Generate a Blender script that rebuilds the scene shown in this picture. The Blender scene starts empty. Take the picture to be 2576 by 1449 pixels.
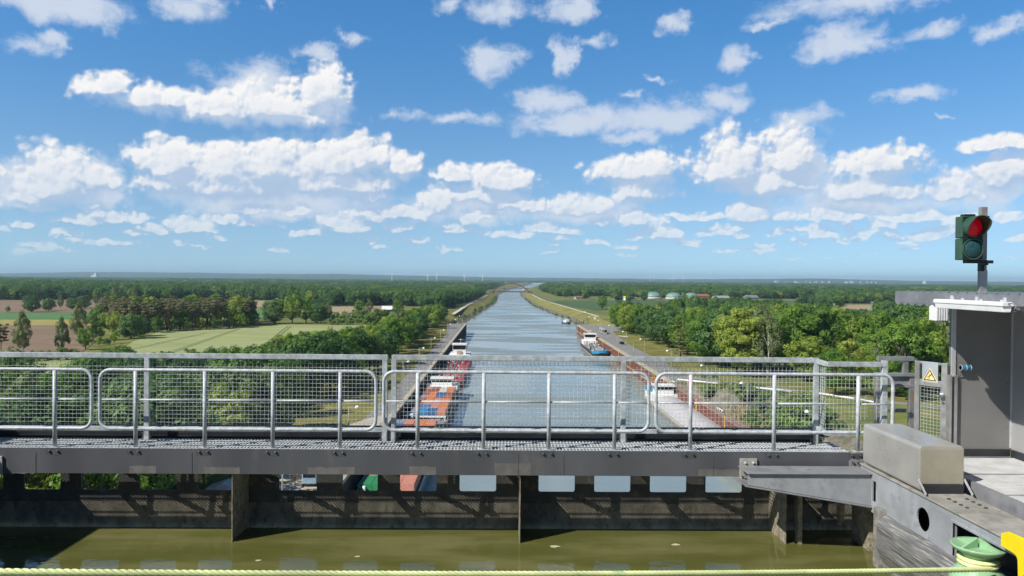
import bpy, bmesh, math, random
import numpy as np
from mathutils import Vector, Matrix

S = bpy.context.scene
COL = S.collection
rnd = random.Random(7)

# ------------------------------------------------------------------ camera
CAMZ = 42.0                      # eye height above the lower canal
FPX = 1932.0                     # focal length in the units of a 2576 px wide picture
CX, CY = 1288.0, 724.5
YAW, PITCH, ROLL = math.radians(0.77), math.radians(0.682), math.radians(0.487)
_f = Vector((math.sin(YAW) * math.cos(PITCH), math.cos(YAW) * math.cos(PITCH), -math.sin(PITCH)))
_r = Vector((math.cos(YAW), -math.sin(YAW), 0))
_u = _r.cross(_f)
_R = _r * math.cos(ROLL) + _u * math.sin(ROLL)
_U = _u * math.cos(ROLL) - _r * math.sin(ROLL)
cam = bpy.data.cameras.new('camera')
cam.lens = 36.0 * FPX / 2576.0
cam.sensor_width = 36.0
cam.clip_start = 0.1
cam.clip_end = 80000
camo = bpy.data.objects.new('camera', cam)
COL.objects.link(camo)
m = Matrix((( _R.x, _U.x, -_f.x, 0), (_R.y, _U.y, -_f.y, 0), (_R.z, _U.z, -_f.z, CAMZ), (0, 0, 0, 1)))
camo.matrix_world = m
S.camera = camo


def ray(px, py):
    return _f + _R * ((px - CX) / FPX) - _U * ((py - CY) / FPX)


def PY(px, py, Y):
    """point of the upright plane at distance Y that is seen at (px, py)"""
    d = ray(px, py)
    return Vector((0, 0, CAMZ)) + d * (Y / d.y)


def PX(px, py, X):
    d = ray(px, py)
    return Vector((0, 0, CAMZ)) + d * (X / d.x)


def G(px, py, z=6.7):
    """point at height z seen at (px, py)"""
    d = ray(px, py)
    return Vector((0, 0, CAMZ)) + d * ((z - CAMZ) / d.z)


def proj(p):
    d = Vector(p) - Vector((0, 0, CAMZ))
    w = d.dot(_f)
    return CX + FPX * d.dot(_R) / w, CY - FPX * d.dot(_U) / w, w


# ------------------------------------------------------------------ light
SUN = Vector((-1.17, -0.75, 1.24)).normalized()      # towards the sun
EL = math.asin(SUN.z)
sun = bpy.data.lights.new('sun', 'SUN')
sun.energy = 5.0
sun.angle = math.radians(0.53)
sun.color = (1.0, 0.955, 0.88)
suno = bpy.data.objects.new('sun', sun)
COL.objects.link(suno)
suno.rotation_euler = (-SUN).to_track_quat('-Z', 'Y').to_euler()
suno.location = (-60, -40, 120)
S.view_settings.view_transform = 'Standard'
S.view_settings.look = 'None'
S.view_settings.exposure = 0.25
S.view_settings.gamma = 1
S.cycles.use_denoising = True
S.cycles.max_bounces = 6
S.cycles.diffuse_bounces = 3
S.cycles.glossy_bounces = 3
S.cycles.transparent_max_bounces = 6
S.cycles.volume_bounces = 0

# ------------------------------------------------------------------ sky with clouds (world)
W = bpy.data.worlds.new('World')
S.world = W
W.use_nodes = True
nt = W.node_tree
nt.nodes.clear()


def N(tree, typ, **kw):
    n = tree.nodes.new(typ)
    for k, v in kw.items():
        setattr(n, k, v)
    return n


def M(tree, op, a, b=None, c=None, clamp=False):
    n = tree.nodes.new('ShaderNodeMath')
    n.operation = op
    n.use_clamp = clamp
    for i, x in enumerate((a, b, c)):
        if x is None:
            continue
        if isinstance(x, (int, float)):
            n.inputs[i].default_value = x
        else:
            tree.links.new(x, n.inputs[i])
    return n.outputs[0]


def VM(tree, op, a, b=None, c=None):
    n = tree.nodes.new('ShaderNodeVectorMath')
    n.operation = op
    for i, x in enumerate((a, b, c)):
        if x is None:
            continue
        if isinstance(x, (tuple, list)):
            n.inputs[i].default_value = x
        else:
            tree.links.new(x, n.inputs[i])
    return n.outputs['Value'] if op in ('LENGTH', 'DOT_PRODUCT', 'DISTANCE') else n.outputs[0]


def SS(tree, x, lo, hi, to0=0.0, to1=1.0):
    n = tree.nodes.new('ShaderNodeMapRange')
    n.interpolation_type = 'SMOOTHSTEP'
    tree.links.new(x, n.inputs[0])
    for i, v in ((1, lo), (2, hi), (3, to0), (4, to1)):
        if isinstance(v, (int, float)):
            n.inputs[i].default_value = v
        else:
            tree.links.new(v, n.inputs[i])
    return n.outputs[0]


def MIX(tree, fac, a, b, blend='MIX'):
    n = tree.nodes.new('ShaderNodeMix')
    n.data_type = 'RGBA'
    n.blend_type = blend
    for i, x in ((0, fac), (6, a), (7, b)):
        if isinstance(x, (int, float)):
            n.inputs[i].default_value = x
        elif isinstance(x, (tuple, list)):
            n.inputs[i].default_value = (*x, 1)
        else:
            tree.links.new(x, n.inputs[i])
    return n.outputs[2]


# cloud masses: centre x, base y, half width, rise above the base, drop below it (picture units, turned into sky angles)
CUMULUS = [
    (270, 215, 85, 40, 35), (395, 250, 125, 40, 40), (545, 275, 120, 52, 40), (690, 270, 130, 70, 50), (825, 245, 70, 82, 75),
    (770, 300, 110, 20, 18),
    (425, 425, 95, 95, 50), (560, 440, 130, 98, 45), (690, 430, 150, 92, 55), (830, 425, 120, 92, 45), (915, 400, 90, 66, 45),
    (1000, 430, 72, 52, 26), (520, 480, 190, 30, 16),
    (560, 475, 190, 70, 36), (830, 470, 190, 70, 30), (440, 462, 110, 60, 26), (1200, 495, 130, 40, 20),
    (2180, 490, 150, 60, 26), (1930, 470, 150, 60, 30),
    (150, 480, 140, 112, 40), (65, 500, 75, 62, 26), (240, 455, 50, 60, 40),
    (1150, 452, 55, 42, 18), (1255, 462, 95, 48, 22),
    (985, 542, 150, 32, 12), (1100, 520, 48, 55, 26), (935, 495, 65, 34, 18), (655, 530, 95, 28, 12), (745, 532, 60, 30, 13),
    (850, 480, 45, 28, 14), (500, 575, 34, 18, 8), (885, 580, 58, 20, 8), (760, 590, 42, 14, 7), (930, 604, 42, 10, 6),
    (1170, 585, 62, 12, 6), (245, 522, 55, 22, 10), (70, 522, 85, 11, 7), (235, 562, 75, 11, 7),
    (1605, 435, 118, 55, 40), (1600, 490, 95, 58, 20), (1850, 445, 118, 118, 32), (1990, 420, 78, 110, 30),
    (2210, 420, 140, 48, 40), (2165, 470, 66, 52, 18), (2270, 385, 55, 32, 26), (2390, 490, 78, 58, 18),
    (2540, 440, 80, 66, 44), (2500, 365, 85, 32, 20), (1890, 545, 72, 52, 16), (1980, 545, 34, 20, 9),
    (2115, 548, 92, 32, 12), (2300, 548, 130, 28, 12), (2530, 548, 60, 20, 10), (1655, 596, 72, 32, 11), (1470, 525, 100, 36, 20),
    (1300, 520, 110, 22, 14), (1370, 575, 70, 28, 12), (1740, 545, 80, 14, 8),
    (2045, 590, 38, 34, 10), (1975, 585, 45, 18, 9), (2335, 592, 68, 24, 10), (2180, 588, 60, 18, 9), (2560, 600, 40, 18, 9),
]
WISPS = [
    (150, 20, 215, 70, 42), (500, 10, 105, 45, 48), (90, 115, 95, 30, 20), (155, 105, 45, 20, 16), (790, 128, 52, 24, 22),
    (880, 100, 34, 22, 22), (640, 200, 125, 52, 40), (1235, 150, 72, 46, 52), (1440, 25, 70, 50, 34), (1270, 22, 90, 40, 38), (1130, 10, 48, 30, 30),
    (1690, 60, 46, 27, 20), (1845, 155, 50, 50, 36), (2150, 5, 230, 50, 40), (2125, 110, 112, 62, 48), (2360, 75, 90, 24, 26),
    (2535, 78, 62, 36, 26), (1500, 108, 62, 18, 18), (1415, 150, 34, 60, 40), (1000, 292, 58, 17, 15), (1160, 300, 95, 18, 22),
    (700, 520, 330, 62, 40), (1180, 530, 170, 60, 40), (1480, 545, 200, 55, 34), (2160, 520, 240, 70, 36), (2480, 480, 120, 60, 60), (250, 460, 90, 80, 70), (1990, 430, 90, 90, 70), (60, 470, 110, 70, 50),
    (1375, 260, 95, 52, 40), (1480, 305, 220, 44, 36), (1660, 300, 150, 56, 44), (1600, 350, 70, 26, 18), (1810, 258, 80, 34, 26), (1660, 202, 30, 10, 8),
    (2285, 236, 62, 22, 18), (2390, 286, 26, 8, 7), (2020, 310, 90, 40, 40), (1600, 235, 22, 10, 10), (680, 20, 24, 22, 18), (1940, 55, 60, 14, 14),
]


_q = random.Random(31)
for _i in range(84):               # the small far ones low over the horizon
    _y = _q.uniform(540, 655)
    _k = (668 - _y) / 100
    CUMULUS.append((_q.uniform(-40, 2620), _y, _q.uniform(18, 62) * (0.6 + 0.5 * _k), _q.uniform(12, 30) * _k, _q.uniform(4, 8) * _k))


def sky_uv(px, py):
    d = ray(px, py).normalized()
    return math.degrees(math.atan2(d.x, d.y)), math.degrees(math.asin(d.z))


BG = bpy.data.node_groups.new('cloud_mass', 'ShaderNodeTree')
for nm, ty in (('P', 'Vector'), ('A', 'Vector'), ('AO', 'Vector'), ('B', 'Vector'), ('BO', 'Vector'), ('S', 'Float'), ('acc', 'Float')):
    BG.interface.new_socket(nm, in_out='INPUT', socket_type='NodeSocket' + ty)
BG.interface.new_socket('D', in_out='OUTPUT', socket_type='NodeSocketFloat')
_gi, _go = BG.nodes.new('NodeGroupInput'), BG.nodes.new('NodeGroupOutput')
_o = _gi.outputs
_l = VM(BG, 'LENGTH', VM(BG, 'MAXIMUM', VM(BG, 'MULTIPLY_ADD', _o[0], _o[1], _o[2]), VM(BG, 'MULTIPLY_ADD', _o[0], _o[3], _o[4])))
BG.links.new(M(BG, 'SMOOTH_MAX', _o[6], M(BG, 'MULTIPLY', M(BG, 'SUBTRACT', 1.0, _l), _o[5]), 0.12), _go.inputs[0])


def blob_field(g, P, blobs, cell, pad):
    """nearness to the cloud masses that reach into one cell of the sky"""
    u0, u1, v0, v1 = cell
    acc = None
    for (cx, by, rx, rt, rb) in blobs:
        u, v = sky_uv(cx, by)
        k = abs(sky_uv(cx + 10, by)[0] - u) / 10
        kv = abs(sky_uv(cx, by - 10)[1] - v) / 10
        if u + rx * k * 1.3 + pad[0] < u0 or u - rx * k * 1.3 - pad[0] > u1 or v + rt * kv * 1.3 + pad[1] < v0 or v - rb * kv * 1.3 - pad[1] > v1:
            continue
        a = (1 / (rx * k), 1 / (rt * kv), 0)
        b = (-1 / (rx * k), -1 / (rb * kv), 0)
        n = g.nodes.new('ShaderNodeGroup')
        n.node_tree = BG
        n.inputs[1].default_value = a
        n.inputs[2].default_value = (-u * a[0], -v * a[1], 0)
        n.inputs[3].default_value = b
        n.inputs[4].default_value = (-u * b[0], -v * b[1], 0)
        n.inputs[5].default_value = 0.55 + 0.6 * min(1.0, rt * kv / 2.0)
        n.inputs[6].default_value = -9.0
        g.links.new(P, n.inputs[0])
        if acc is not None:
            g.links.new(acc, n.inputs[6])
        acc = n.outputs[0]
    NB.append(sum(1 for x in g.nodes if x.type == 'GROUP'))
    return acc


NB, NC = [], []


def density(g, P, cell, cumulus=True):
    sep = N(g, 'ShaderNodeSeparateXYZ')
    g.links.new(P, sep.inputs[0])
    v = sep.outputs[1]

    def noise(vec, scale, detail, rough, out=0, dist=0.0):
        n = N(g, 'ShaderNodeTexNoise', noise_dimensions='2D')
        n.inputs['Scale'].default_value = scale
        n.inputs['Detail'].default_value = detail
        n.inputs['Roughness'].default_value = rough
        n.inputs['Distortion'].default_value = dist
        g.links.new(vec, n.inputs['Vector'])
        return n.outputs[out]

    def voro(vec, scale, detail):
        n = N(g, 'ShaderNodeTexVoronoi', voronoi_dimensions='2D', feature='F1')
        n.inputs['Scale'].default_value = scale
        n.inputs['Detail'].default_value = detail
        n.inputs['Roughness'].default_value = 0.5
        n.inputs['Lacunarity'].default_value = 2.3
        g.links.new(vec, n.inputs['Vector'])
        return n.outputs['Distance']
    if cumulus:
        warp = VM(g, 'SUBTRACT', noise(P, 0.42, 3, 0.6, 1), (0.5, 0.5, 0.5))
        base = blob_field(g, VM(g, 'MULTIPLY_ADD', warp, (3.0, 1.3, 0), P), CUMULUS, cell, (1.0, 0.8))
        if base is None:
            return None, None, None
        warp2 = VM(g, 'SUBTRACT', noise(P, 1.6, 2, 0.6, 1), (0.5, 0.5, 0.5))
        Pf = VM(g, 'MULTIPLY_ADD', warp2, (0.4, 0.4, 0), P)
        puff = M(g, 'SUBTRACT', 0.45, voro(Pf, 0.62, 0.0))
        puff2 = M(g, 'SUBTRACT', 0.42, voro(Pf, 1.55, 0.0))
        fb = M(g, 'SUBTRACT', noise(P, 0.75, 6, 0.55), 0.36)
        low = SS(g, v, 3.0, 10.0)          # small puffs near the horizon, large ones higher up
        d = M(g, 'MULTIPLY_ADD', puff, M(g, 'MULTIPLY_ADD', low, 0.30, 0.10), base)
        d = M(g, 'MULTIPLY_ADD', puff2, M(g, 'MULTIPLY_ADD', low, -0.06, 0.24), d)
        d = M(g, 'MULTIPLY_ADD', fb, 0.52, d)
        return d, M(g, 'SUBTRACT', d, base), base
    warp = VM(g, 'SUBTRACT', noise(P, 0.3, 5, 0.62, 1), (0.5, 0.5, 0.5))
    base = blob_field(g, VM(g, 'MULTIPLY_ADD', warp, (5.0, 2.2, 0), P), WISPS, cell, (1.4, 0.8))
    if base is None:
        return None
    st = VM(g, 'MULTIPLY', P, (0.75, 1.25, 1))
    fw = M(g, 'SUBTRACT', noise(st, 0.55, 7, 0.6, 0, 0.3), 0.47)
    return M(g, 'MULTIPLY_ADD', fw, 1.25, base)


tc = N(nt, 'ShaderNodeTexCoord')
sp = N(nt, 'ShaderNodeSeparateXYZ')
nt.links.new(tc.outputs['Generated'], sp.inputs[0])
az = M(nt, 'MULTIPLY', M(nt, 'ARCTAN2', sp.outputs[0], sp.outputs[1]), 180 / math.pi)
el = M(nt, 'MULTIPLY', M(nt, 'ARCSINE', sp.outputs[2]), 180 / math.pi)
cb = N(nt, 'ShaderNodeCombineXYZ')
nt.links.new(az, cb.inputs[0])
nt.links.new(el, cb.inputs[1])
P0 = cb.outputs[0]
P1 = VM(nt, 'ADD', P0, (-0.42, 0.85, 0))
P2 = VM(nt, 'ADD', P0, (-0.13, 0.20, 0))

sky = N(nt, 'ShaderNodeTexSky', sky_type='NISHITA')
sky.sun_disc = False
sky.sun_elevation = EL
sky.sun_rotation = math.atan2(SUN.x, SUN.y)
sky.altitude = 0
sky.air_density = 1.0
sky.dust_density = 0.3
sky.ozone_density = 3.0
# the lowest band of the clear sky keeps the blue of the air a few degrees higher
lift = N(nt, 'ShaderNodeCombineXYZ')
nt.links.new(sp.outputs[0], lift.inputs[0])
nt.links.new(sp.outputs[1], lift.inputs[1])
nt.links.new(M(nt, 'MULTIPLY_ADD', M(nt, 'MAXIMUM', sp.outputs[2], 0.0), 1.0, 0.10), lift.inputs[2])
nt.links.new(VM(nt, 'NORMALIZE', lift.outputs[0]), sky.inputs[0])
SKY = 0.10
SKYK = 0.84
tint = MIX(nt, SS(nt, el, 0.0, 20.0), (SKY * 1.34, SKY * 1.44, SKY * 1.40), (SKY * 0.62, SKY * 1.30, SKY * 1.66))
tint = MIX(nt, SS(nt, el, 19.0, 48.0), tint, (SKY * 0.30, SKY * 0.55, SKY * 0.72))    # deeper towards the zenith
tint = MIX(nt, SS(nt, M(nt, 'ABSOLUTE', az), 50.0, 100.0), tint, MIX(nt, 1.0, tint, (0.45, 0.45, 0.47), 'MULTIPLY'))  # behind the camera the sky is dimmed to weaken fill on the gate
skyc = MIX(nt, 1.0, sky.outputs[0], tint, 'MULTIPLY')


def emission(c):
    b = N(nt, 'ShaderNodeBackground')
    nt.links.new(c, b.inputs[0])
    b.inputs[1].default_value = SKYK
    return b.outputs[0]


def cloud_cell(cell):
    g = bpy.data.node_groups.new('cloud_cell', 'ShaderNodeTree')
    for nm, ty in (('P0', 'Vector'), ('P1', 'Vector'), ('el', 'Float'), ('sky', 'Color'), ('P2', 'Vector')):
        g.interface.new_socket(nm, in_out='INPUT', socket_type='NodeSocket' + ty)
    g.interface.new_socket('C', in_out='OUTPUT', socket_type='NodeSocketColor')
    gi, go = g.nodes.new('NodeGroupInput'), g.nodes.new('NodeGroupOutput')
    e, sk = gi.outputs[2], gi.outputs[3]
    NC.append(1)
    # a hair's shift per cell keeps the renderer from merging all cells into one long program
    p0 = VM(g, 'ADD', gi.outputs[0], (len(NC) * 2e-5, 0, 0))
    p1 = VM(g, 'ADD', gi.outputs[1], (len(NC) * 2e-5, 0, 0))
    p2 = VM(g, 'ADD', gi.outputs[4], (len(NC) * 2e-5, 0, 0))
    c = sk
    w0 = density(g, p0, cell, False)
    if w0 is not None:
        aw = M(g, 'MULTIPLY', SS(g, w0, -0.16, 0.80), 0.90)
        lw = SS(g, w0, 0.1, 0.9)
        c = MIX(g, aw, c, MIX(g, lw, (0.76, 0.81, 0.90), (0.66, 0.73, 0.85)))
    d0, n0, b0 = density(g, p0, cell, True)
    if d0 is not None:
        d1, n1, b1 = density(g, p1, cell, True)
        d2, n2, b2 = density(g, p2, cell, True)
        big = SS(g, M(g, 'MULTIPLY_ADD', M(g, 'SUBTRACT', d0, d1), 0.45, M(g, 'SUBTRACT', b0, b1)), -0.58, 0.62)
        fine = SS(g, M(g, 'SUBTRACT', n0, n2), -0.16, 0.16)
        lit = M(g, 'MULTIPLY_ADD', fine, 0.66, M(g, 'MULTIPLY_ADD', big, 1.50, -0.88), clamp=True)
        a = SS(g, d0, -0.15, M(g, 'MULTIPLY_ADD', lit, -0.38, 0.64))
        thick = SS(g, d0, 0.35, 1.0)
        sh = MIX(g, lit, (0.455, 0.58, 0.77), (0.965, 0.955, 0.95))
        sh = MIX(g, M(g, 'MULTIPLY', thick, 0.28), sh, (0.62, 0.70, 0.83))
        far = SS(g, e, 0.5, 10.0)
        sh = MIX(g, M(g, 'MULTIPLY_ADD', far, 0.45, 0.55), sk, sh)
        c = MIX(g, M(g, 'MULTIPLY', a, SS(g, e, 0.2, 2.6)), c, sh)
    g.links.new(c, go.inputs[0])
    n = nt.nodes.new('ShaderNodeGroup')
    n.node_tree = g
    for i, x in enumerate((P0, P1, el, skyc, P2)):
        nt.links.new(x, n.inputs[i])
    return emission(n.outputs[0])


def mixs(fac, a, b):
    n = N(nt, 'ShaderNodeMixShader')
    nt.links.new(fac, n.inputs[0])
    nt.links.new(a, n.inputs[1])
    nt.links.new(b, n.inputs[2])
    return n.outputs[0]


# the cloud field is only worked out cell by cell, which keeps the sky quick to render
AZ = [-44, -24, -16, -8, 0, 8, 16, 24, 44]
EV = [0.3, 4.5, 8.0, 13.0, 24]
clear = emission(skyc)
acc = clear
for i in range(len(AZ) - 1):
    colm = clear
    for j in range(len(EV) - 1):
        colm = mixs(M(nt, 'GREATER_THAN', el, EV[j]), colm, cloud_cell((AZ[i], AZ[i + 1], EV[j], EV[j + 1])))
    colm = mixs(M(nt, 'GREATER_THAN', el, 24.5), colm, clear)
    acc = mixs(M(nt, 'GREATER_THAN', az, AZ[i]), acc, colm)
acc = mixs(M(nt, 'GREATER_THAN', az, AZ[-1]), acc, clear)
wo = N(nt, 'ShaderNodeOutputWorld')
nt.links.new(acc, wo.inputs[0])
W.cycles.sampling_method = 'MANUAL'
W.cycles.sample_map_resolution = 512

# ------------------------------------------------------------------ helpers
def put(o, parent=None):
    COL.objects.link(o)
    if parent is not None:
        o.parent = parent
    return o


def tag(o, label=None, cat=None, group=None, kind=None):
    if label:
        o['label'] = label
    if cat:
        o['category'] = cat
    if group:
        o['group'] = group
    if kind:
        o['kind'] = kind
    return o


WORLD = set()                    # things whose parts are written in world coordinates


def thing(name, label, cat, loc=(0, 0, 0), rz=0.0, group=None, world=False):
    o = bpy.data.objects.new(name, None)
    o.empty_display_size = 0.2
    o.location = loc
    o.rotation_euler = (0, 0, rz)
    put(o)
    if world:
        WORLD.add(o.name)
    return tag(o, label, cat, group)


class MB:
    """collects boxes, prisms, tubes and lathes and links them as ONE mesh object"""

    def __init__(self):
        self.v, self.f, self.s, self.mi = [], [], [], []
        self.m = 0

    def add(self, vs, fs, smooth=False):
        k = len(self.v)
        self.v += [tuple(p) for p in vs]
        for f in fs:
            self.f.append(tuple(i + k for i in f))
            self.s.append(smooth)
            self.mi.append(self.m)
        return self

    def box(self, x0, x1, y0, y1, z0, z1):
        x0, x1, y0, y1, z0, z1 = min(x0, x1), max(x0, x1), min(y0, y1), max(y0, y1), min(z0, z1), max(z0, z1)
        vs = [(x0, y0, z0), (x1, y0, z0), (x1, y1, z0), (x0, y1, z0), (x0, y0, z1), (x1, y0, z1), (x1, y1, z1), (x0, y1, z1)]
        return self.add(vs, [(0, 3, 2, 1), (4, 5, 6, 7), (0, 1, 5, 4), (1, 2, 6, 5), (2, 3, 7, 6), (3, 0, 4, 7)])

    def bar(self, a, b, w, h, up=(0, 0, 1)):
        """a straight rectangular bar from a to b"""
        a, b, up = Vector(a), Vector(b), Vector(up)
        d = (b - a).normalized()
        s = d.cross(up)
        if s.length < 1e-4:
            s = d.cross(Vector((1, 0, 0)))
        s.normalize()
        t = s.cross(d)
        s, t = s * w / 2, t * h / 2
        vs = [a - s - t, a + s - t, a + s + t, a - s + t, b - s - t, b + s - t, b + s + t, b - s + t]
        return self.add(vs, [(0, 1, 2, 3), (7, 6, 5, 4), (0, 4, 5, 1), (1, 5, 6, 2), (2, 6, 7, 3), (3, 7, 4, 0)])

    def prism(self, poly, axis, a, b):
        """polygon in the two other axes, drawn out along axis from a to b"""
        n = len(poly)

        def p(q, t):
            return {'x': (t, q[0], q[1]), 'y': (q[0], t, q[1]), 'z': (q[0], q[1], t)}[axis]
        vs = [p(q, a) for q in poly] + [p(q, b) for q in poly]
        fs = [tuple(range(n)), tuple(range(2 * n - 1, n - 1, -1))]
        fs += [((i + 1) % n, i, n + i, n + (i + 1) % n) for i in range(n)]
        return self.add(vs, fs)

    def tube(self, pts, r, n=10, closed=False, smooth=True):
        pts = [Vector(p) for p in pts]
        rs = r if isinstance(r, (list, tuple)) else [r] * len(pts)
        k = len(pts)
        t0 = (pts[1] - pts[0]).normalized()
        ref = Vector((0, 0, 1)) if abs(t0.z) < 0.9 else Vector((1, 0, 0))
        nrm = (ref - t0 * ref.dot(t0)).normalized()
        vs = []
        for i, p in enumerate(pts):
            if closed:
                t = pts[(i + 1) % k] - pts[i - 1]
            else:
                t = pts[min(i + 1, k - 1)] - pts[max(i - 1, 0)]
            t.normalize()
            nrm = nrm - t * nrm.dot(t)
            nrm.normalize()
            bn = t.cross(nrm)
            for j in range(n):
                a = 2 * math.pi * j / n
                vs.append(p + (nrm * math.cos(a) + bn * math.sin(a)) * rs[i])
        fs = []
        for i in range(k if closed else k - 1):
            a0, b0 = i * n, ((i + 1) % k) * n
            for j in range(n):
                fs.append((a0 + j, a0 + (j + 1) % n, b0 + (j + 1) % n, b0 + j))
        self.add(vs, fs, smooth)
        if not closed:
            kk = len(self.v) - len(vs)
            for ring in (range(n - 1, -1, -1), range((k - 1) * n, k * n)):
                self.f.append(tuple(kk + i for i in ring))
                self.s.append(False)
                self.mi.append(self.m)
        return self

    def lathe(self, prof, c=(0, 0, 0), n=20, smooth=True, ax='z'):
        c = Vector(c)
        vs, fs = [], []
        for (r, z) in prof:
            for j in range(n):
                a = 2 * math.pi * j / n
                q = (r * math.cos(a), r * math.sin(a), z)
                if ax == 'y':
                    q = (q[0], z, q[1])
                elif ax == 'x':
                    q = (z, q[0], q[1])
                vs.append(c + Vector(q))
        for i in range(len(prof) - 1):
            for j in range(n):
                fs.append((i * n + j, i * n + (j + 1) % n, (i + 1) * n + (j + 1) % n, (i + 1) * n + j))
        self.add(vs, fs, smooth)
        kk = len(self.v) - len(vs)
        for ring, r in ((range(n - 1, -1, -1), prof[0][0]), (range((len(prof) - 1) * n, len(prof) * n), prof[-1][0])):
            if r > 1e-4:
                self.f.append(tuple(kk + i for i in ring))
                self.s.append(False)
                self.mi.append(self.m)
        return self

    def quad(self, a, b, c, d):
        return self.add([a, b, c, d], [(0, 1, 2, 3)])

    def poly(self, pts):
        return self.add(pts, [tuple(range(len(pts)))])

    def build(self, name, mat, parent=None, bevel=0.0, fix=True):
        me = bpy.data.meshes.new(name)
        me.from_pydata(self.v, [], self.f)
        me.polygons.foreach_set('use_smooth', self.s)
        mats = mat if isinstance(mat, (list, tuple)) else [mat]
        for q in mats:
            me.materials.append(q)
        me.polygons.foreach_set('material_index', self.mi)
        if fix:
            bm = bmesh.new()
            bm.from_mesh(me)
            bmesh.ops.recalc_face_normals(bm, faces=bm.faces)
            bm.to_mesh(me)
            bm.free()
        me.update()
        o = bpy.data.objects.new(name, me)
        put(o, parent)
        if parent is not None and parent.name in WORLD:
            o.location = -parent.location
        if bevel:
            bv = o.modifiers.new('edge', 'BEVEL')
            bv.width = bevel
            bv.segments = 2
            bv.limit_method = 'ANGLE'
        return o


def copy_tree(o, parent=None):
    c = o.copy()
    put(c, parent)
    for ch in list(o.children):
        copy_tree(ch, c)
    return c


# ------------------------------------------------------------------ materials
MATS = {}


def mat(name, c, rough=0.6, metal=0.0, var=0.16, scale=2.0, bump=0.0, bscale=60.0, spec=0.5, stretch=(1, 1, 1), c2=None, amt=0.5, detail=5,
        world=False):
    """paint or stone with uneven tone: colour c, worn or stained towards c2"""
    if name in MATS:
        return MATS[name]
    mm = bpy.data.materials.new(name)
    MATS[name] = mm
    mm.use_nodes = True
    t = mm.node_tree
    b = t.nodes['Principled BSDF']
    b.inputs['Metallic'].default_value = metal
    b.inputs['Specular IOR Level'].default_value = spec
    co = N(t, 'ShaderNodeNewGeometry').outputs['Position'] if world else N(t, 'ShaderNodeTexCoord').outputs['Object']
    mp = N(t, 'ShaderNodeMapping')
    mp.inputs['Scale'].default_value = stretch
    t.links.new(co, mp.inputs[0])
    n1 = N(t, 'ShaderNodeTexNoise')
    n1.inputs['Scale'].default_value = scale
    n1.inputs['Detail'].default_value = detail
    n1.inputs['Roughness'].default_value = 0.6
    t.links.new(mp.outputs[0], n1.inputs['Vector'])
    f = SS(t, n1.outputs[0], 0.28, 0.72)
    lo = tuple(x * (1 - var) for x in c)
    hi = tuple(min(1, x * (1 + var)) for x in c)
    col = MIX(t, f, lo, hi)
    if c2:
        n2 = N(t, 'ShaderNodeTexNoise')
        n2.inputs['Scale'].default_value = scale * 2.3
        n2.inputs['Detail'].default_value = detail
        n2.inputs['Roughness'].default_value = 0.65
        t.links.new(mp.outputs[0], n2.inputs['Vector'])
        col = MIX(t, SS(t, n2.outputs[0], 0.62 - 0.3 * amt, 0.80 - 0.2 * amt), col, c2)
    t.links.new(col, b.inputs['Base Color'])
    t.links.new(M(t, 'MULTIPLY_ADD', f, 0.22, rough - 0.11, clamp=True), b.inputs['Roughness'])
    if bump:
        n3 = N(t, 'ShaderNodeTexNoise')
        n3.inputs['Scale'].default_value = bscale
        n3.inputs['Detail'].default_value = 3
        t.links.new(mp.outputs[0], n3.inputs['Vector'])
        bp = N(t, 'ShaderNodeBump')
        bp.inputs['Strength'].default_value = 0.5
        bp.inputs['Distance'].default_value = bump
        t.links.new(n3.outputs[0], bp.inputs['Height'])
        t.links.new(bp.outputs[0], b.inputs['Normal'])
    return mm


GALV = mat('galvanised steel', (0.47, 0.50, 0.525), 0.45, 0.0, 0.22, 14, 0.0006, 160, c2=(0.33, 0.37, 0.40), amt=0.3)
GALV2 = mat('galvanised bar', (0.40, 0.43, 0.44), 0.5, 0.0, 0.28, 10, 0.0006, 120, c2=(0.30, 0.34, 0.36), amt=0.4)
WIRE = mat('wire', (0.50, 0.54, 0.54), 0.45, 0.0, 0.2, 5)
DGREY = mat('dark grey paint', (0.085, 0.088, 0.097), 0.5, 0.0, 0.16, 1.1, 0.0008, 300, c2=(0.125, 0.12, 0.115), amt=0.25, stretch=(1, 1, .25))
DPATCH = mat('touch up paint', (0.145, 0.138, 0.13), 0.55, 0.0, 0.15, 6, c2=(0.11, 0.11, 0.115), amt=0.3)
DSTAIN = mat('bolt patch paint', (0.075, 0.078, 0.085), 0.5, 0.0, 0.2, 20)
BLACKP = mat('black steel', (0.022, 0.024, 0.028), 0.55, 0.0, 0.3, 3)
BOLT = mat('bolt', (0.10, 0.10, 0.105), 0.4, 0.4, 0.2, 30)
GATEW = mat('gate plate', (0.058, 0.056, 0.052), 0.8, 0.0, 0.35, 2.0, 0.002, 40, c2=(0.13, 0.11, 0.08), amt=0.5)
RUSTW = mat('weathered rib', (0.27, 0.235, 0.17), 0.8, 0.0, 0.35, 9.0, 0.003, 60, c2=(0.10, 0.09, 0.075), amt=0.5)
LGREY = mat('light grey paint', (0.30, 0.315, 0.335), 0.5, 0.0, 0.14, 3.0, 0.0008, 200, c2=(0.22, 0.23, 0.25), amt=0.35)
MGREY = mat('mid grey paint', (0.22, 0.225, 0.235), 0.5, 0.0, 0.15, 3.0, 0.0008, 200, c2=(0.17, 0.17, 0.175), amt=0.3)
STAIN = mat('stainless sheet', (0.44, 0.43, 0.40), 0.34, 0.35, 0.10, 1.2, 0.0, 5, c2=(0.48, 0.46, 0.40), amt=0.4)
STAIN2 = mat('stainless profile', (0.50, 0.49, 0.47), 0.40, 0.7, 0.15, 6.0, 0.0006, 60)
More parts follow.
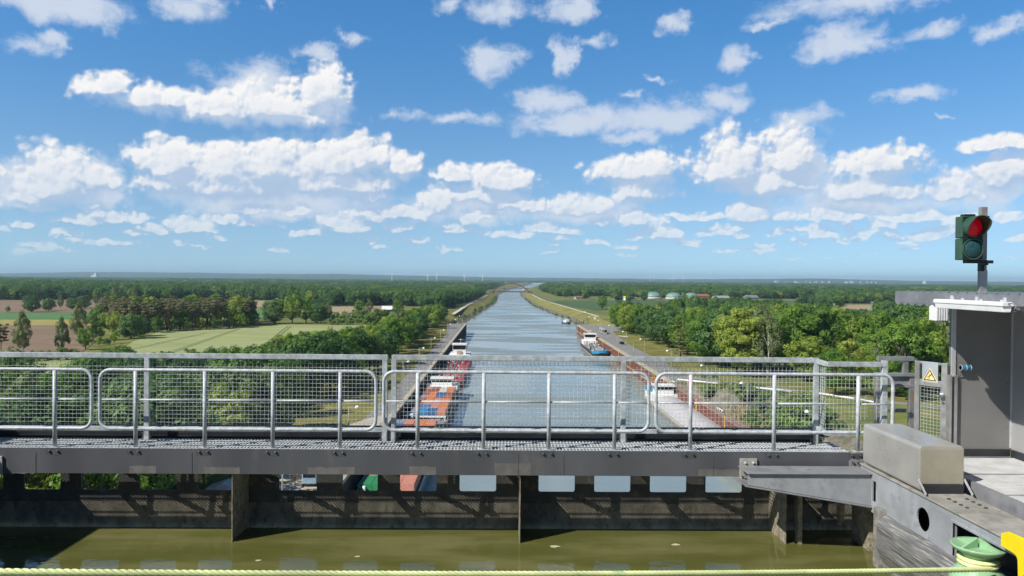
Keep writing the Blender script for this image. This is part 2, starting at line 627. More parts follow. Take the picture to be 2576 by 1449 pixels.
CABIN = mat('cabin cladding', (0.20, 0.195, 0.19), 0.42, 0.1, 0.07, 1.2, 0.0004, 30)
CABINL = mat('sunlit side cladding', (0.33, 0.33, 0.33), 0.42, 0.1, 0.07, 1.2)  # cabin cladding again, lighter: sunlight on this side put into the colour
TRIMW = mat('pale trim', (0.55, 0.56, 0.58), 0.4, 0.3, 0.1, 5)
ROOFM = mat('roof sheet', (0.215, 0.225, 0.245), 0.45, 0.2, 0.12, 4, c2=(0.30, 0.30, 0.31), amt=0.3)
WHITE = mat('white paint', (0.78, 0.78, 0.77), 0.45, 0.0, 0.08, 3, c2=(0.60, 0.59, 0.57), amt=0.15)
LAMPW = mat('lamp diffuser', (0.86, 0.87, 0.88), 0.35, 0.0, 0.05, 3)
BLUEG = mat('blue plastic', (0.02, 0.16, 0.27), 0.3, 0.0, 0.15, 8)
SIGG = mat('signal green', (0.036, 0.085, 0.056), 0.45, 0.0, 0.18, 7, c2=(0.12, 0.20, 0.14), amt=0.12)
SIGD = mat('signal dark face', (0.012, 0.022, 0.018), 0.5, 0.0, 0.2, 7)
POLE = mat('pole grey', (0.33, 0.31, 0.30), 0.5, 0.3, 0.2, 6, c2=(0.28, 0.20, 0.13), amt=0.25)
CAPST = mat('pale green bollard', (0.27, 0.46, 0.26), 0.4, 0.0, 0.12, 6, 0.001, 60, c2=(0.20, 0.36, 0.20), amt=0.25)
YELL = mat('yellow paint', (0.83, 0.62, 0.01), 0.4, 0.0, 0.05, 5)
ROPE = mat('green rope', (0.66, 0.72, 0.34), 0.8, 0.0, 0.22, 3, c2=(0.25, 0.45, 0.24), amt=0.12, stretch=(0.35, 1, 1))
FEND = mat('scratched fender', (0.14, 0.14, 0.14), 0.55, 0.1, 0.4, 6, 0.002, 30, c2=(0.42, 0.41, 0.37), amt=0.5, stretch=(1, 0.16, 5))
CONC = mat('concrete', (0.42, 0.38, 0.30), 0.85, 0.0, 0.2, 0.4, c2=(0.26, 0.23, 0.18), amt=0.35)
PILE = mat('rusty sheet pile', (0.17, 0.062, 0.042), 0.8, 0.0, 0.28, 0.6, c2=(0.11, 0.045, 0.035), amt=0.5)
PILED = mat('shaded sheet pile', (0.075, 0.055, 0.045), 0.8, 0.0, 0.28, 0.6, c2=(0.05, 0.04, 0.035), amt=0.5)  # for the left wall turned from the sun: its shade put into the colour
PCAP = mat('pile cap', (0.24, 0.15, 0.11), 0.8, 0.0, 0.2, 0.5, c2=(0.34, 0.28, 0.21), amt=0.4)
OCHRE = mat('ochre ladder', (0.62, 0.40, 0.08), 0.6, 0.0, 0.1, 3)
ASPH = mat('asphalt', (0.23, 0.225, 0.215), 0.9, 0.0, 0.10, 0.12, c2=(0.17, 0.165, 0.16), amt=0.4, world=True)
YARD = mat('yard paving', (0.46, 0.41, 0.33), 0.9, 0.0, 0.10, 0.3, c2=(0.36, 0.32, 0.26), amt=0.3, world=True)
PATHM = mat('pale track', (0.56, 0.51, 0.42), 0.9, 0.0, 0.10, 0.2, world=True)
GRASS = mat('meadow', (0.14, 0.165, 0.045), 0.95, 0.0, 0.35, 0.035, c2=(0.28, 0.23, 0.095), amt=0.45, spec=0.1, world=True, detail=8)
VERGE = mat('dry verge', (0.20, 0.185, 0.055), 0.95, 0.0, 0.28, 0.11, c2=(0.13, 0.16, 0.035), amt=0.5, spec=0.1, world=True, detail=8)
BANKG = mat('bank grass', (0.20, 0.20, 0.055), 0.95, 0.0, 0.30, 0.05, c2=(0.27, 0.22, 0.09), amt=0.5, spec=0.1, world=True, detail=8)
BANKS = mat('bank stones', (0.17, 0.155, 0.13), 0.95, 0.0, 0.45, 0.35, c2=(0.10, 0.13, 0.04), amt=0.45, spec=0.1, world=True)
WHEAT = mat('wheat', (0.30, 0.335, 0.145), 0.95, 0.0, 0.15, 0.02, c2=(0.33, 0.36, 0.17), amt=0.6, spec=0.1, stretch=(1, 3.0, 1), world=True, detail=7)
TRAM = mat('tramline soil', (0.13, 0.18, 0.06), 0.95, 0.0, 0.2, 0.2, spec=0.1, world=True)
GREENF = mat('green crop', (0.10, 0.205, 0.075), 0.95, 0.0, 0.12, 0.02, spec=0.1, stretch=(1, 4, 1), world=True)
DGREENF = mat('dark green crop', (0.075, 0.125, 0.05), 0.95, 0.0, 0.18, 0.012, c2=(0.10, 0.14, 0.055), amt=0.5, spec=0.1, stretch=(1, 4, 1), world=True)
YELLF = mat('yellowing crop', (0.34, 0.29, 0.10), 0.95, 0.0, 0.14, 0.03, c2=(0.22, 0.25, 0.08), amt=0.5, spec=0.1, stretch=(1, 4, 1), world=True)
BROWNF = mat('ploughed soil', (0.22, 0.155, 0.105), 0.95, 0.0, 0.14, 0.02, c2=(0.28, 0.21, 0.15), amt=0.5, spec=0.1, stretch=(1, 3, 1), world=True, detail=7)
TANF = mat('dry soil', (0.36, 0.28, 0.19), 0.95, 0.0, 0.12, 0.02, c2=(0.30, 0.22, 0.15), amt=0.4, spec=0.1, stretch=(1, 3, 1), world=True)
GATEL = mat('gate plate with dried algae', (0.155, 0.135, 0.10), 0.85, 0.0, 0.4, 5.0, 0.003, 50, c2=(0.08, 0.07, 0.05), amt=0.5, stretch=(1, 1, .6))
REED = mat('reed', (0.36, 0.29, 0.14), 0.9, 0.0, 0.3, 0.3, c2=(0.20, 0.22, 0.07), amt=0.35, world=True)
ROOFR = mat('red roof', (0.36, 0.10, 0.06), 0.8, 0.0, 0.15, 0.3)
ROOFB = mat('brown roof', (0.20, 0.145, 0.115), 0.85, 0.0, 0.2, 0.5)
DOME = mat('dome foil', (0.17, 0.29, 0.27), 0.5, 0.0, 0.08, 0.1)
WALLB = mat('pale wall', (0.55, 0.50, 0.43), 0.8, 0.0, 0.1, 0.4)
DKGLASS = mat('dark glass', (0.015, 0.02, 0.028), 0.08, 0.0, 0.2, 1)
BRIDGE = mat('bridge steel', (0.14, 0.075, 0.065), 0.6, 0.0, 0.15, 0.2)
HILLM = mat('hill woods', (0.045, 0.075, 0.035), 0.95, 0.0, 0.4, 0.004, c2=(0.11, 0.13, 0.06), amt=0.3, spec=0.1, world=True, detail=8)
BARK = mat('bark', (0.10, 0.08, 0.06), 0.9, 0.0, 0.3, 2, 0.01, 8)
BARKB = mat('birch bark', (0.42, 0.40, 0.36), 0.8, 0.0, 0.4, 3)
BARKP = mat('pine bark', (0.12, 0.075, 0.05), 0.9, 0.0, 0.3, 2)


def plain(name, c, rough=0.5, metal=0.0, var=0.12, scale=1.5):
    return mat(name, c, rough, metal, var, scale)


def leaf(name, a, b, c, trans=0.25):
    """leaf colour differs from tree to tree and a little within one crown"""
    mm = bpy.data.materials.new(name)
    mm.use_nodes = True
    t = mm.node_tree
    t.nodes.clear()
    oi = N(t, 'ShaderNodeObjectInfo')
    r = N(t, 'ShaderNodeValToRGB')
    e = r.color_ramp.elements
    e[0].position, e[0].color = 0.0, (*a, 1)
    e[1].position, e[1].color = 1.0, (*c, 1)
    m_ = e.new(0.5)
    m_.color = (*b, 1)
    t.links.new(oi.outputs['Random'], r.inputs[0])
    tc_ = N(t, 'ShaderNodeTexCoord')
    n1 = N(t, 'ShaderNodeTexNoise')
    n1.inputs['Scale'].default_value = 0.55
    n1.inputs['Detail'].default_value = 3
    t.links.new(tc_.outputs['Object'], n1.inputs['Vector'])
    k = SS(t, n1.outputs[0], 0.3, 0.7, 0.72, 1.30)
    col = MIX(t, 1.0, r.outputs[0], k, 'MULTIPLY')
    d = N(t, 'ShaderNodeBsdfPrincipled')
    d.inputs['Roughness'].default_value = 0.55
    d.inputs['Specular IOR Level'].default_value = 0.25
    t.links.new(col, d.inputs['Base Color'])
    tr = N(t, 'ShaderNodeBsdfTranslucent')
    t.links.new(MIX(t, 1.0, col, (1.25, 1.35, 0.6), 'MULTIPLY'), tr.inputs[0])
    mx = N(t, 'ShaderNodeMixShader')
    mx.inputs[0].default_value = trans
    t.links.new(d.outputs[0], mx.inputs[1])
    t.links.new(tr.outputs[0], mx.inputs[2])
    o = N(t, 'ShaderNodeOutputMaterial')
    t.links.new(mx.outputs[0], o.inputs[0])
    return mm


LEAF = leaf('broad leaves', (0.085, 0.180, 0.030), (0.180, 0.305, 0.045), (0.350, 0.400, 0.080), 0.42)
LEAFD = leaf('dark leaves', (0.064, 0.142, 0.042), (0.088, 0.178, 0.046), (0.125, 0.22, 0.050))
LEAFB = leaf('birch leaves', (0.155, 0.200, 0.085), (0.18, 0.225, 0.09), (0.21, 0.25, 0.10))
LEAFP = leaf('pine needles', (0.130, 0.142, 0.060), (0.165, 0.160, 0.070), (0.20, 0.18, 0.082), 0.15)
LEAFS = leaf('shrub leaves', (0.12, 0.205, 0.048), (0.16, 0.25, 0.055), (0.21, 0.28, 0.08))
LEAFF = leaf('far leaves', (0.036, 0.074, 0.022), (0.050, 0.092, 0.026), (0.085, 0.125, 0.040))


def water_mat(name, base, rough, waves, dist):
    mm = bpy.data.materials.new(name)
    mm.use_nodes = True
    t = mm.node_tree
    b = t.nodes['Principled BSDF']
    b.inputs['Base Color'].default_value = (*base, 1)
    b.inputs['IOR'].default_value = 1.33
    geo = N(t, 'ShaderNodeNewGeometry')
    h = None
    for sc_, st, a in waves:
        mp = N(t, 'ShaderNodeMapping')
        mp.inputs['Scale'].default_value = (sc_ * st[0], sc_ * st[1], 1)
        t.links.new(geo.outputs['Position'], mp.inputs[0])
        n1 = N(t, 'ShaderNodeTexNoise', noise_dimensions='2D')
        n1.inputs['Scale'].default_value = 1.0
        n1.inputs['Detail'].default_value = 3
        t.links.new(mp.outputs[0], n1.inputs['Vector'])
        q = M(t, 'MULTIPLY', n1.outputs[0], a)
        h = q if h is None else M(t, 'ADD', h, q)
    bp = N(t, 'ShaderNodeBump')
    bp.inputs['Strength'].default_value = 1.0
    bp.inputs['Distance'].default_value = dist
    t.links.new(h, bp.inputs['Height'])
    t.links.new(bp.outputs[0], b.inputs['Normal'])
    # wind lanes: long bands across the water that are rougher or smoother
    mp = N(t, 'ShaderNodeMapping')
    mp.inputs['Scale'].default_value = (0.012, 0.045, 1)
    mp.inputs['Rotation'].default_value = (0, 0, 0.12)
    t.links.new(geo.outputs['Position'], mp.inputs[0])
    n2 = N(t, 'ShaderNodeTexNoise', noise_dimensions='2D')
    n2.inputs['Scale'].default_value = 1.0
    n2.inputs['Detail'].default_value = 5
    t.links.new(mp.outputs[0], n2.inputs['Vector'])
    lane = SS(t, n2.outputs[0], 0.40, 0.62)
    t.links.new(M(t, 'MULTIPLY_ADD', lane, rough * 1.4, rough * 0.4), b.inputs['Roughness'])
    return mm, lane, bp


CANALW, _lane, _bp = water_mat('canal water', (0.215, 0.262, 0.248), 0.24, [(0.9, (0.5, 1.0), 1.0), (0.22, (0.45, 1.0), 2.2), (2.2, (0.6, 1.0), 0.30)], 0.065)
CANALW.node_tree.links.new(M(CANALW.node_tree, 'MULTIPLY_ADD', _lane, 0.6, 0.3), _bp.inputs['Strength'])
TROUGHW, _, _bp = water_mat('trough water', (0.090, 0.090, 0.020), 0.04, [(1.6, (1, 1.3), 1.0), (0.45, (1, 1), 2.0)], 0.012)
_bp.inputs['Strength'].default_value = 0.7
_t = TROUGHW.node_tree
_n = N(_t, 'ShaderNodeTexNoise')
_n.inputs['Scale'].default_value = 0.9
_n.inputs['Detail'].default_value = 6
_mp = N(_t, 'ShaderNodeMapping')
_mp.inputs['Scale'].default_value = (0.6, 2.2, 1)
_t.links.new(N(_t, 'ShaderNodeNewGeometry').outputs['Position'], _mp.inputs[0])
_t.links.new(_mp.outputs[0], _n.inputs['Vector'])
_t.links.new(MIX(_t, SS(_t, _n.outputs[0], 0.36, 0.70), (0.090, 0.094, 0.024), (0.150, 0.145, 0.055)), _t.nodes['Principled BSDF'].inputs['Base Color'])

# ------------------------------------------------------------------ setting: ground, water, banks
GZ = 6.7
QL, QR = -27.5, 58.7             # faces of the two quay walls


def gl(px, py, z):
    p = G(px, py, z)
    return (p.y, p.x)


LW = sorted([gl(*p, 0) for p in ((1175.5, 806), (1194, 799), (1219, 781), (1249, 762), (1255.6, 741), (1283, 729), (1300, 724), (1326, 718.5), (1343, 714))])
RW = sorted([gl(*p, 0) for p in ((1305.7, 738), (1313, 747.4), (1325.7, 758.7), (1344.5, 772.5), (1382, 787.5), (1398, 795), (1424.6, 803.7), (1320, 729), (1334, 724), (1352, 718.5), (1364, 714))])


def lerp_tab(tab, y):
    if y <= tab[0][0]:
        return tab[0][1]
    for (a, xa), (b, xb) in zip(tab, tab[1:]):
        if y <= b:
            return xa + (xb - xa) * (y - a) / (b - a)
    return tab[-1][1]


YEND = min(LW[-1][0], RW[-1][0])
RUN = 22.0
stL = [-300, 20, 40, 300, 598, 598.5, 620, 660, 720, 800, 900, 1000, 1150, 1300, 1450, 1600, 1800, 2000, 2300, 2700, 3200, 3800, 4600, 5400, YEND]


def left_edge(y):       # land edge
    if y <= 598:
        return QL
    w = lerp_tab(LW, y)
    k = min(1.0, (y - 598) / 30)
    return (w - RUN) if y > 660 else min(QL, (w - RUN))


def right_edge(y):
    if y < 118:
        return 63
    if y < 150:
        return 63 + (80 - 63) * (y - 118) / 32
    if y < 235:
        return 80
    if y < 263:
        return 80 - 8 * (y - 235) / 28
    if y <= 593:
        return QR
    return lerp_tab(RW, y) + RUN


stR = [-300, 20, 118, 150, 235, 263, 263.5, 593, 593.5, 640, 720, 800, 900, 1000, 1150, 1300, 1450, 1600, 1800, 2000, 2300, 2700, 3200, 3800, 4600, 5400, YEND]
FAR = 32000
g = MB()
for st, fn, sx in ((stL, left_edge, -1), (stR, right_edge, 1)):
    for a, b in zip(st, st[1:]):
        xa, xb = fn(a + 1e-3 if a in (598.5, 263.5, 593.5) else a), fn(b)
        fx = sx * FAR
        if sx < 0:
            g.quad((fx, a, GZ), (xa, a, GZ), (xb, b, GZ), (fx, b, GZ))
        else:
            g.quad((xa, a, GZ), (fx, a, GZ), (fx, b, GZ), (xb, b, GZ))
g.quad((-FAR, YEND, GZ), (FAR, YEND, GZ), (FAR, FAR, GZ), (-FAR, FAR, GZ))
tag(g.build('ground', GRASS, fix=False), kind='structure')

w = MB()
w.quad((-120, 14, 0), (200, 14, 0), (200, 640, 0), (-120, 640, 0))
st = [640, 1000, 1600, 2400, 3600, 5000, YEND + 20]
for a, b in zip(st, st[1:]):
    w.quad((lerp_tab(LW, a) - 30, a, 0), (lerp_tab(RW, a) + 30, a, 0), (lerp_tab(RW, b) + 30, b, 0), (lerp_tab(LW, b) - 30, b, 0))
tag(w.build('water', CANALW, fix=False), kind='structure')

b = MB()
for st, edge, tab, sx in ((stL, left_edge, LW, -1), (stR, right_edge, RW, 1)):
    ys = [y for y in st if y >= (598.5 if sx < 0 else 593.5)]
    for a, c in zip(ys, ys[1:]):
        pa, pc = [], []
        for y, lst in ((a, pa), (c, pc)):
            e = edge(y + 1e-3)
            ww = lerp_tab(tab, y)
            ww = ww if sx > 0 or y > 660 else max(ww, e + 6)
            lst += [(e, y, GZ), (e + (ww - e) * 0.62, y, 2.3), (ww, y, 0.0), (ww - sx * 6, y, -1.5)]
        for i in range(3):
            b.m = 0 if i == 0 else 1
            b.quad(pa[i], pa[i + 1], pc[i + 1], pc[i])
# bank of the inlet behind the right-hand piles
ys = [118, 150, 190, 235, 263]
for a, c in zip(ys, ys[1:]):
    b.m = 1
    b.quad((right_edge(a), a, GZ), (right_edge(a) - 11, a, -1.0), (right_edge(c) - 11, c, -1.0), (right_edge(c), c, GZ))
tag(b.build('canal_bank', [BANKG, BANKS]), kind='structure')


def sheet(name, pts, m_, dz):
    mb = MB()
    mb.poly([(p[0], p[1], GZ + dz) for p in pts])
    o = mb.build(name, m_, fix=False)
    return tag(o, kind='structure')


def pxs(*pp):
    return [G(x, y, GZ) for x, y in pp]


# fields, seen over the railing
wf = MB()
W_ = pxs((424, 827), (700, 817), (955, 819), (930, 834))
wp = [(p.x, p.y, GZ + 0.12) for p in W_] + [(-96, 450, GZ + 0.12), (-100, 340, GZ + 0.12), (-116, 265, GZ + 0.12), (-150, 225, GZ + 0.12), (-205, 235, GZ + 0.12)] + [
    (p.x, p.y, GZ + 0.12) for p in pxs((300, 884), (330, 862), (372, 845))]
wf.poly(wp)
wf.m = 1


def tram(a, c, wd=0.9, gap=2.3):
    a, c = G(*a, GZ), G(*c, GZ)
    d = (c - a).normalized()
    s_ = Vector((-d.y, d.x, 0))
    for k in (-gap / 2, gap / 2):
        q = [a + s_ * (k - wd / 2), a + s_ * (k + wd / 2), c + s_ * (k + wd / 2), c + s_ * (k - wd / 2)]
        wf.poly([(p.x, p.y, GZ + 0.2) for p in q])


tram((729, 820.5), (690, 852))
tram((690, 852), (640, 893), 0.9, 2.0)
tram((832, 822), (822, 846))
tram((600, 828), (380, 905), 0.5, 2.0)
tram((520, 838), (330, 880), 0.35, 2.0)
tag(wf.build('field', [WHEAT, TRAM], fix=False), kind='structure')
sheet('field', pxs((-200, 758), (245, 755), (240, 786), (-200, 787)), BROWNF, 0.12)
sheet('field', pxs((-300, 787.5), (240, 786.5), (300, 790), (225, 804), (-300, 803)), GREENF, 0.14)
sheet('field', pxs((-300, 803.5), (225, 804.5), (235, 811), (240, 819), (-300, 820)), YELLF, 0.16)
sheet('field', pxs((-300, 820.5), (244, 819.5), (250, 850), (190, 900), (-500, 900)), BROWNF, 0.18)
sheet('field', pxs((440, 757), (700, 757), (700, 772), (460, 776)), TANF, 0.13)
sheet('field', pxs((640, 779), (700, 776), (700, 803), (640, 803)), GREENF, 0.15)
sheet('field', pxs((835, 772), (1000, 770), (930, 800), (840, 802)), TANF, 0.15)
sheet('field', pxs((1055, 742), (1096, 741), (1097, 755), (1070, 756)), TANF, 0.15)
sheet('field', pxs((1372, 757), (1700, 754), (1700, 766), (1500, 782), (1440, 772)), DGREENF, 0.15)
sheet('field', pxs((1700, 754), (2100, 757), (2060, 772), (1700, 766)), DGREENF, 0.17)
sheet('field', pxs((2120, 767), (2260, 767), (2260, 781), (2110, 779)), TANF, 0.2)

# roads and tracks
sheet('quay_road', [(-34.0, 90), (-28.9, 90), (-28.9, 597), (-42, 597), (-40, 560), (-34.6, 500)], ASPH, 0.03)
sheet('quay_yard', [(-46, 60), (-28.9, 60), (-28.9, 200), (-34.5, 190), (-46, 150)], YARD, 0.05)
sheet('grass_verge', [(-50, 150), (-34.1, 190), (-34.7, 500), (-42.1, 598), (-60, 610)], VERGE, 0.05)
sheet('quay_road', [(60.2, 264.5), (69.5, 272), (70, 330), (69.5, 400), (72, 470), (76, 520), (92, 560), (88, 592), (60.2, 592)], ASPH, 0.03)
sheet('grass_verge', [(69.6, 272), (70.1, 330), (69.6, 400), (72, 470), (80, 500), (88, 480), (84, 400), (80, 300), (86, 268), (78, 266)], VERGE, 0.04)
rd = [G(x, y, GZ) for x, y in ((1700, 948), (1790, 960), (1900, 974), (2060, 993), (2200, 1011), (2420, 1035))]
mb = MB()
for a, c in zip(rd, rd[1:]):
    mb.quad((a.x, a.y, GZ + .06), (c.x, c.y, GZ + .06), (c.x, c.y + 7, GZ + .06), (a.x, a.y + 7, GZ + .06))
tag(mb.build('access_road', ASPH, fix=False), kind='structure')
mb = MB()
for a, c in zip(rd, rd[1:]):
    mb.quad((a.x, a.y + 7, GZ + .05), (c.x, c.y + 7, GZ + .05), (c.x, c.y + 22, GZ + .05), (a.x, a.y + 22, GZ + .05))
tag(mb.build('grass_verge', VERGE, fix=False), kind='structure')
sheet('quay_end', [(-27.6, 598.2), (-52, 606), (-52, 600), (-28, 592)], ASPH, 0.1)


def track(name, pix, wd, m_):
    pts = [G(x, y, GZ) for x, y in pix]
    mb = MB()
    for a, c in zip(pts, pts[1:]):
        mb.quad((a.x - wd / 2, a.y, GZ + .12), (a.x + wd / 2, a.y, GZ + .12), (c.x + wd / 2, c.y, GZ + .12), (c.x - wd / 2, c.y, GZ + .12))
    tag(mb.build(name, m_, fix=False), kind='structure')


track('bank_track', ((1140, 790), (1175, 768), (1200, 755), (1226, 742)), 4.2, PATHM)
track('bank_track', ((1505, 797), (1497, 794), (1438, 776.5), (1401, 765.5), (1363, 754), (1337, 740.5)), 3.6, PATHM)

# hills on the horizon
h = MB()
prof = [(-900, 690, 15000), (-400, 689, 15000), (0, 687.6, 15000), (110, 686, 15000), (200, 684, 15000), (330, 684.5, 15000), (500, 686, 15000), (640, 688.6, 15000), (750, 689, 15000), (844, 689, 15000), (930, 691, 15000),
        (1000, 692.6, 15000), (1150, 695.4, 15000), (1288, 697.8, 15000), (1432, 699, 15000), (1500, 700, 15000), (1575, 700.6, 15000), (1700, 702.6, 15000), (1800, 701.8, 15000), (1932, 701.6, 15000), (2050, 700.4, 15000), (2200, 704.4, 15000),
        (2350, 707, 15000), (2576, 709, 15000), (3000, 712, 15000), (3500, 716, 15000)]
top = []
for i, (a, c) in enumerate(zip(prof, prof[1:])):
    for k in range(10):
        t = k / 10
        q = PY(a[0] + (c[0] - a[0]) * t, a[1] + (c[1] - a[1]) * t, 14000)
        q.z += rnd.uniform(-2.5, 2.5)
        top.append(q)
for p, q in zip(top, top[1:]):
    h.quad((p.x, 12000, GZ), (q.x, 12000, GZ), (q.x, 14000, max(q.z, 12)), (p.x, 14000, max(p.z, 12)))
    h.quad((p.x, 14000, max(p.z, 12)), (q.x, 14000, max(q.z, 12)), (q.x, 20000, GZ), (p.x, 20000, GZ))
tag(h.build('hills', HILLM), kind='structure')

# the air between here and the hills
hz_ = MB()
hz_.box(-24000, 24000, -600, 21000, -4, 175)
hm = bpy.data.materials.new('air')
hm.use_nodes = True
ht = hm.node_tree
ht.nodes.clear()
pv = N(ht, 'ShaderNodeVolumePrincipled')
pv.inputs['Color'].default_value = (0.58, 0.82, 1.0, 1)
pv.inputs['Density'].default_value = 6.8e-5
pv.inputs['Anisotropy'].default_value = 0.1
ho = N(ht, 'ShaderNodeOutputMaterial')
ht.links.new(pv.outputs[0], ho.inputs['Volume'])
HAZE = hz_.build('haze', hm)
tag(HAZE, kind='stuff')

# ================================================================== the lift trough, close by
WZ = 38.12                       # water level in the trough
TX0, TX1 = -8.92, 5.22           # inner faces of the two trough girders
w = MB()
w.quad((TX0 - .2, -18, WZ), (TX1 + .3, -18, WZ), (TX1 + .3, 11.88, WZ), (TX0 - .2, 11.88, WZ))
tag(w.build('water', TROUGHW, fix=False), kind='structure')

YB = 11.2                        # front of the walkway
YW = 11.95                       # gate plate
ZD = 39.49                       # walkway level
XL_, XR_ = -8.7, 5.15            # walkway ends


def xat(px, Y, py=1010):
    return PY(px, py, Y).x


# ---- gate with its openings and ribs
gate = thing('lift_gate', 'dark steel gate plate below the walkway with a row of rectangular openings', 'gate', (0, YW, WZ), world=True)
op = [(60, 152), (204, 298), (351, 445), (498, 590), (702, 797), (862, 950), (1006, 1098), (1156, 1248), (1355, 1446), (1495, 1586), (1635, 1727), (1775, 1867)]
ops = [(xat(a, YW, 1215), xat(b_, YW, 1215)) for a, b_ in op]
step = ops[1][0] - ops[0][0]
ops = [(ops[0][0] - step, ops[0][1] - step)] + ops
zo, zt, zb = 38.675, 39.20, 37.9
mb = MB()
T = 0.03
x = XL_
for a, c in ops:
    mb.box(x, a, YW, YW + T, zo, zt)
    for (cx, sx) in ((a, 1), (c, -1)):
        r = 0.03
        mb.prism([(cx, zo), (cx + sx * r, zo), (cx + sx * r * .3, zo + r * .3), (cx, zo + r)], 'y', YW, YW + T)
    x = c
XE_ = 6.1                       # the plate reaches behind the corner pillar
mb.box(x, XE_, YW, YW + T, zo, zt)
mb.box(XL_, XE_, YW, YW + T, 38.50, zo)
mb.box(XL_, XR_, YW, YW + T, zt, ZD - 0.02)
mb.build('gate_plate', GATEW, gate)
mb = MB()
mb.box(XL_, XE_, YW - .004, YW + T, zb, 38.499)
mb.build('gate_skirt', GATEL, gate)
mb = MB()
mb.box(XL_, XR_, YW + 0.05, YW + 0.12, WZ - 0.5, zb + 0.03)
mb.build('rubber_seal', BLACKP, gate)
for px in (-145, 583, 1308, 1978):
    X = xat(px, YB + .02, 1300)
    mb = MB()
    mb.prism([(YB + .03, 39.13), (YW, 39.13), (YW, 37.9), (YB + .42, 37.9), (YB + .03, 37.9)], 'x', X - .006, X + .006)
    mb.build('rib', RUSTW, gate)
for px in (2014, 2120):
    mb = MB()
    X = xat(px, YB + .02, 1300)
    zl = 37.9 if px == 2014 else 38.38
    mb.prism([(YB + .03, 39.0), (YB + .25, 39.0), (YB + .12, zl), (YB + .03, zl + .1)], 'x', X - .03, X + .03)
    mb.build('strut', RUSTW, gate)

# ---- walkway
wk = thing('walkway', 'dark grey steel walkway with light grating crossing in front of the canal view', 'walkway', (0, YB, ZD), world=True)
mb = MB()
mb.box(XL_, XR_, YB, YB + .012, 39.125, ZD)
mb.box(XL_, XR_, YB + .012, YB + .06, 39.125, 39.135)
mb.build('fascia_beam', DGREY, wk)
for px in (483, 1304, 1418, 1795, 90):
    X = xat(px, YB, 1165)
    mb = MB()
    mb.box(X - .004, X + .004, YB - .004, YB, 39.128, ZD - .06)
    mb.build('weld_seam', DSTAIN, wk)
rr = random.Random(3)
for x0, x1, y0 in ((325, 393, 1172), (513, 603, 1176), (775, 892, 1176), (1030, 1097, 1174), (1244, 1335, 1166), (1757, 1862, 1182), (25, 88, 1191)):
    a, c = PY(x0, 1196, YB), PY(x1, y0, YB)
    mb = MB()
    n = 9
    tp = [(a.x + (c.x - a.x) * i / n, c.z + rr.uniform(-.008, .008)) for i in range(n + 1)]
    mb.prism([(a.x, 39.127)] + tp + [(c.x, 39.127)], 'y', YB - .0015, YB)
    mb.build('paint_patch', DPATCH, wk)
# grating: slats across the walkway with long bars
mb = MB()
n = int((XR_ - XL_) / 0.05)
for i in range(n):
    X = XL_ + (i + .5) * 0.05
    mb.box(X - .007, X + .007, YB + .02, YW - .02, ZD - .009, ZD + .001 * (i % 2))
mb.build('grating', mat('walkway grating', (.66, .68, .69), .5, .1, .2, 10), wk)
mb = MB()
for Y in (YB + .05, YB + .18, YB + .31, YB + .44, YB + .57, YB + .69):
    mb.box(XL_, XR_, Y - .004, Y + .004, ZD - .016, ZD + .004)
mb.build('grating_bar', GALV, wk)
mb = MB()
mb.box(XL_, XR_, YB + .29, YB + .36, ZD - .11, ZD - .04)
xx = XL_
k = 0
while xx < XR_ - .5:
    x2 = min(xx + 1.05, XR_)
    a, c = ((xx, YB + .06), (x2, YW - .06)) if k % 2 else ((xx, YW - .06), (x2, YB + .06))
    mb.bar((a[0], a[1], ZD - .07), (c[0], c[1], ZD - .07), .05, .05)
    mb.box(x2 - .05, x2 + .05, YB + .012, YW, ZD - .10, ZD - .04) if k % 2 else None
    xx = x2
    k += 1
mb.build('under_brace', DGREY, wk)
mb = MB()
mb.box(XL_, XR_ - .12, YW + .035, YW + .06, ZD - .02, ZD + .20)
mb.box(XL_, XR_ - .12, YW - .03, YW + .035, ZD + .015, ZD + .032)
mb.build('kick_plate', BLACKP, wk)


def bolt_pair(parent, xs, Y, z, r=.016, m_=None):
    for X in xs:
        q = MB()
        q.lathe([(r * 1.5, 0), (r * 1.5, -.004), (r, -.005), (r, -.022), (r * .7, -.026), (0, -.026)], (X, Y, z), 8, False, 'y')
        q.build('bolt', m_ or BOLT, parent)


POSTS = [-70, 139, 342, 516, 687, 856, 1051, 1217, 1381, 1546, 1737, 1947, 2158]
for px in POSTS:
    X = xat(px - 4, YB, 1140)
    z = 39.445
    mb = MB()
    mb.prism([(X - .115, z + .03), (X + .115, z + .033), (X + .108, z - .05), (X + .03, z - .062), (X - .06, z - .05), (X - .11, z - .047)], 'y', YB - .0012, YB)
    mb.build('bolt_patch', DSTAIN, wk)
    bolt_pair(wk, (X - .06, X + .062), YB, z)
for x0, x1, y0, y1, nm in ((1860, 1903, 1153, 1197, 0), (-40, 8, 1147, 1193, 1)):
    a, c = PY(x0, y1, YB), PY(x1, y0, YB)
    mb = MB()
    mb.box(a.x, c.x, YB - .03, YB - .002, a.z, c.z)
    pl = mb.build('bracket_plate', mat('bracket plate', (0.40, 0.38, 0.345), 0.5, 0.1, .15, 8), wk, .003)
    bolt_pair(pl, (a.x + (c.x - a.x) * .3, a.x + (c.x - a.x) * .78), YB - .03, c.z - .06, .014, GALV)
a, c = PY(2135, 1178, YB), PY(2178, 1158, YB)
mb = MB()
mb.box(a.x, c.x, YB - .03, YB - .002, a.z, c.z)
pl = mb.build('bracket_plate', MGREY, wk, .003)
bolt_pair(pl, (a.x + .05, a.x + .13), YB - .03, c.z - .03, .014, BOLT)

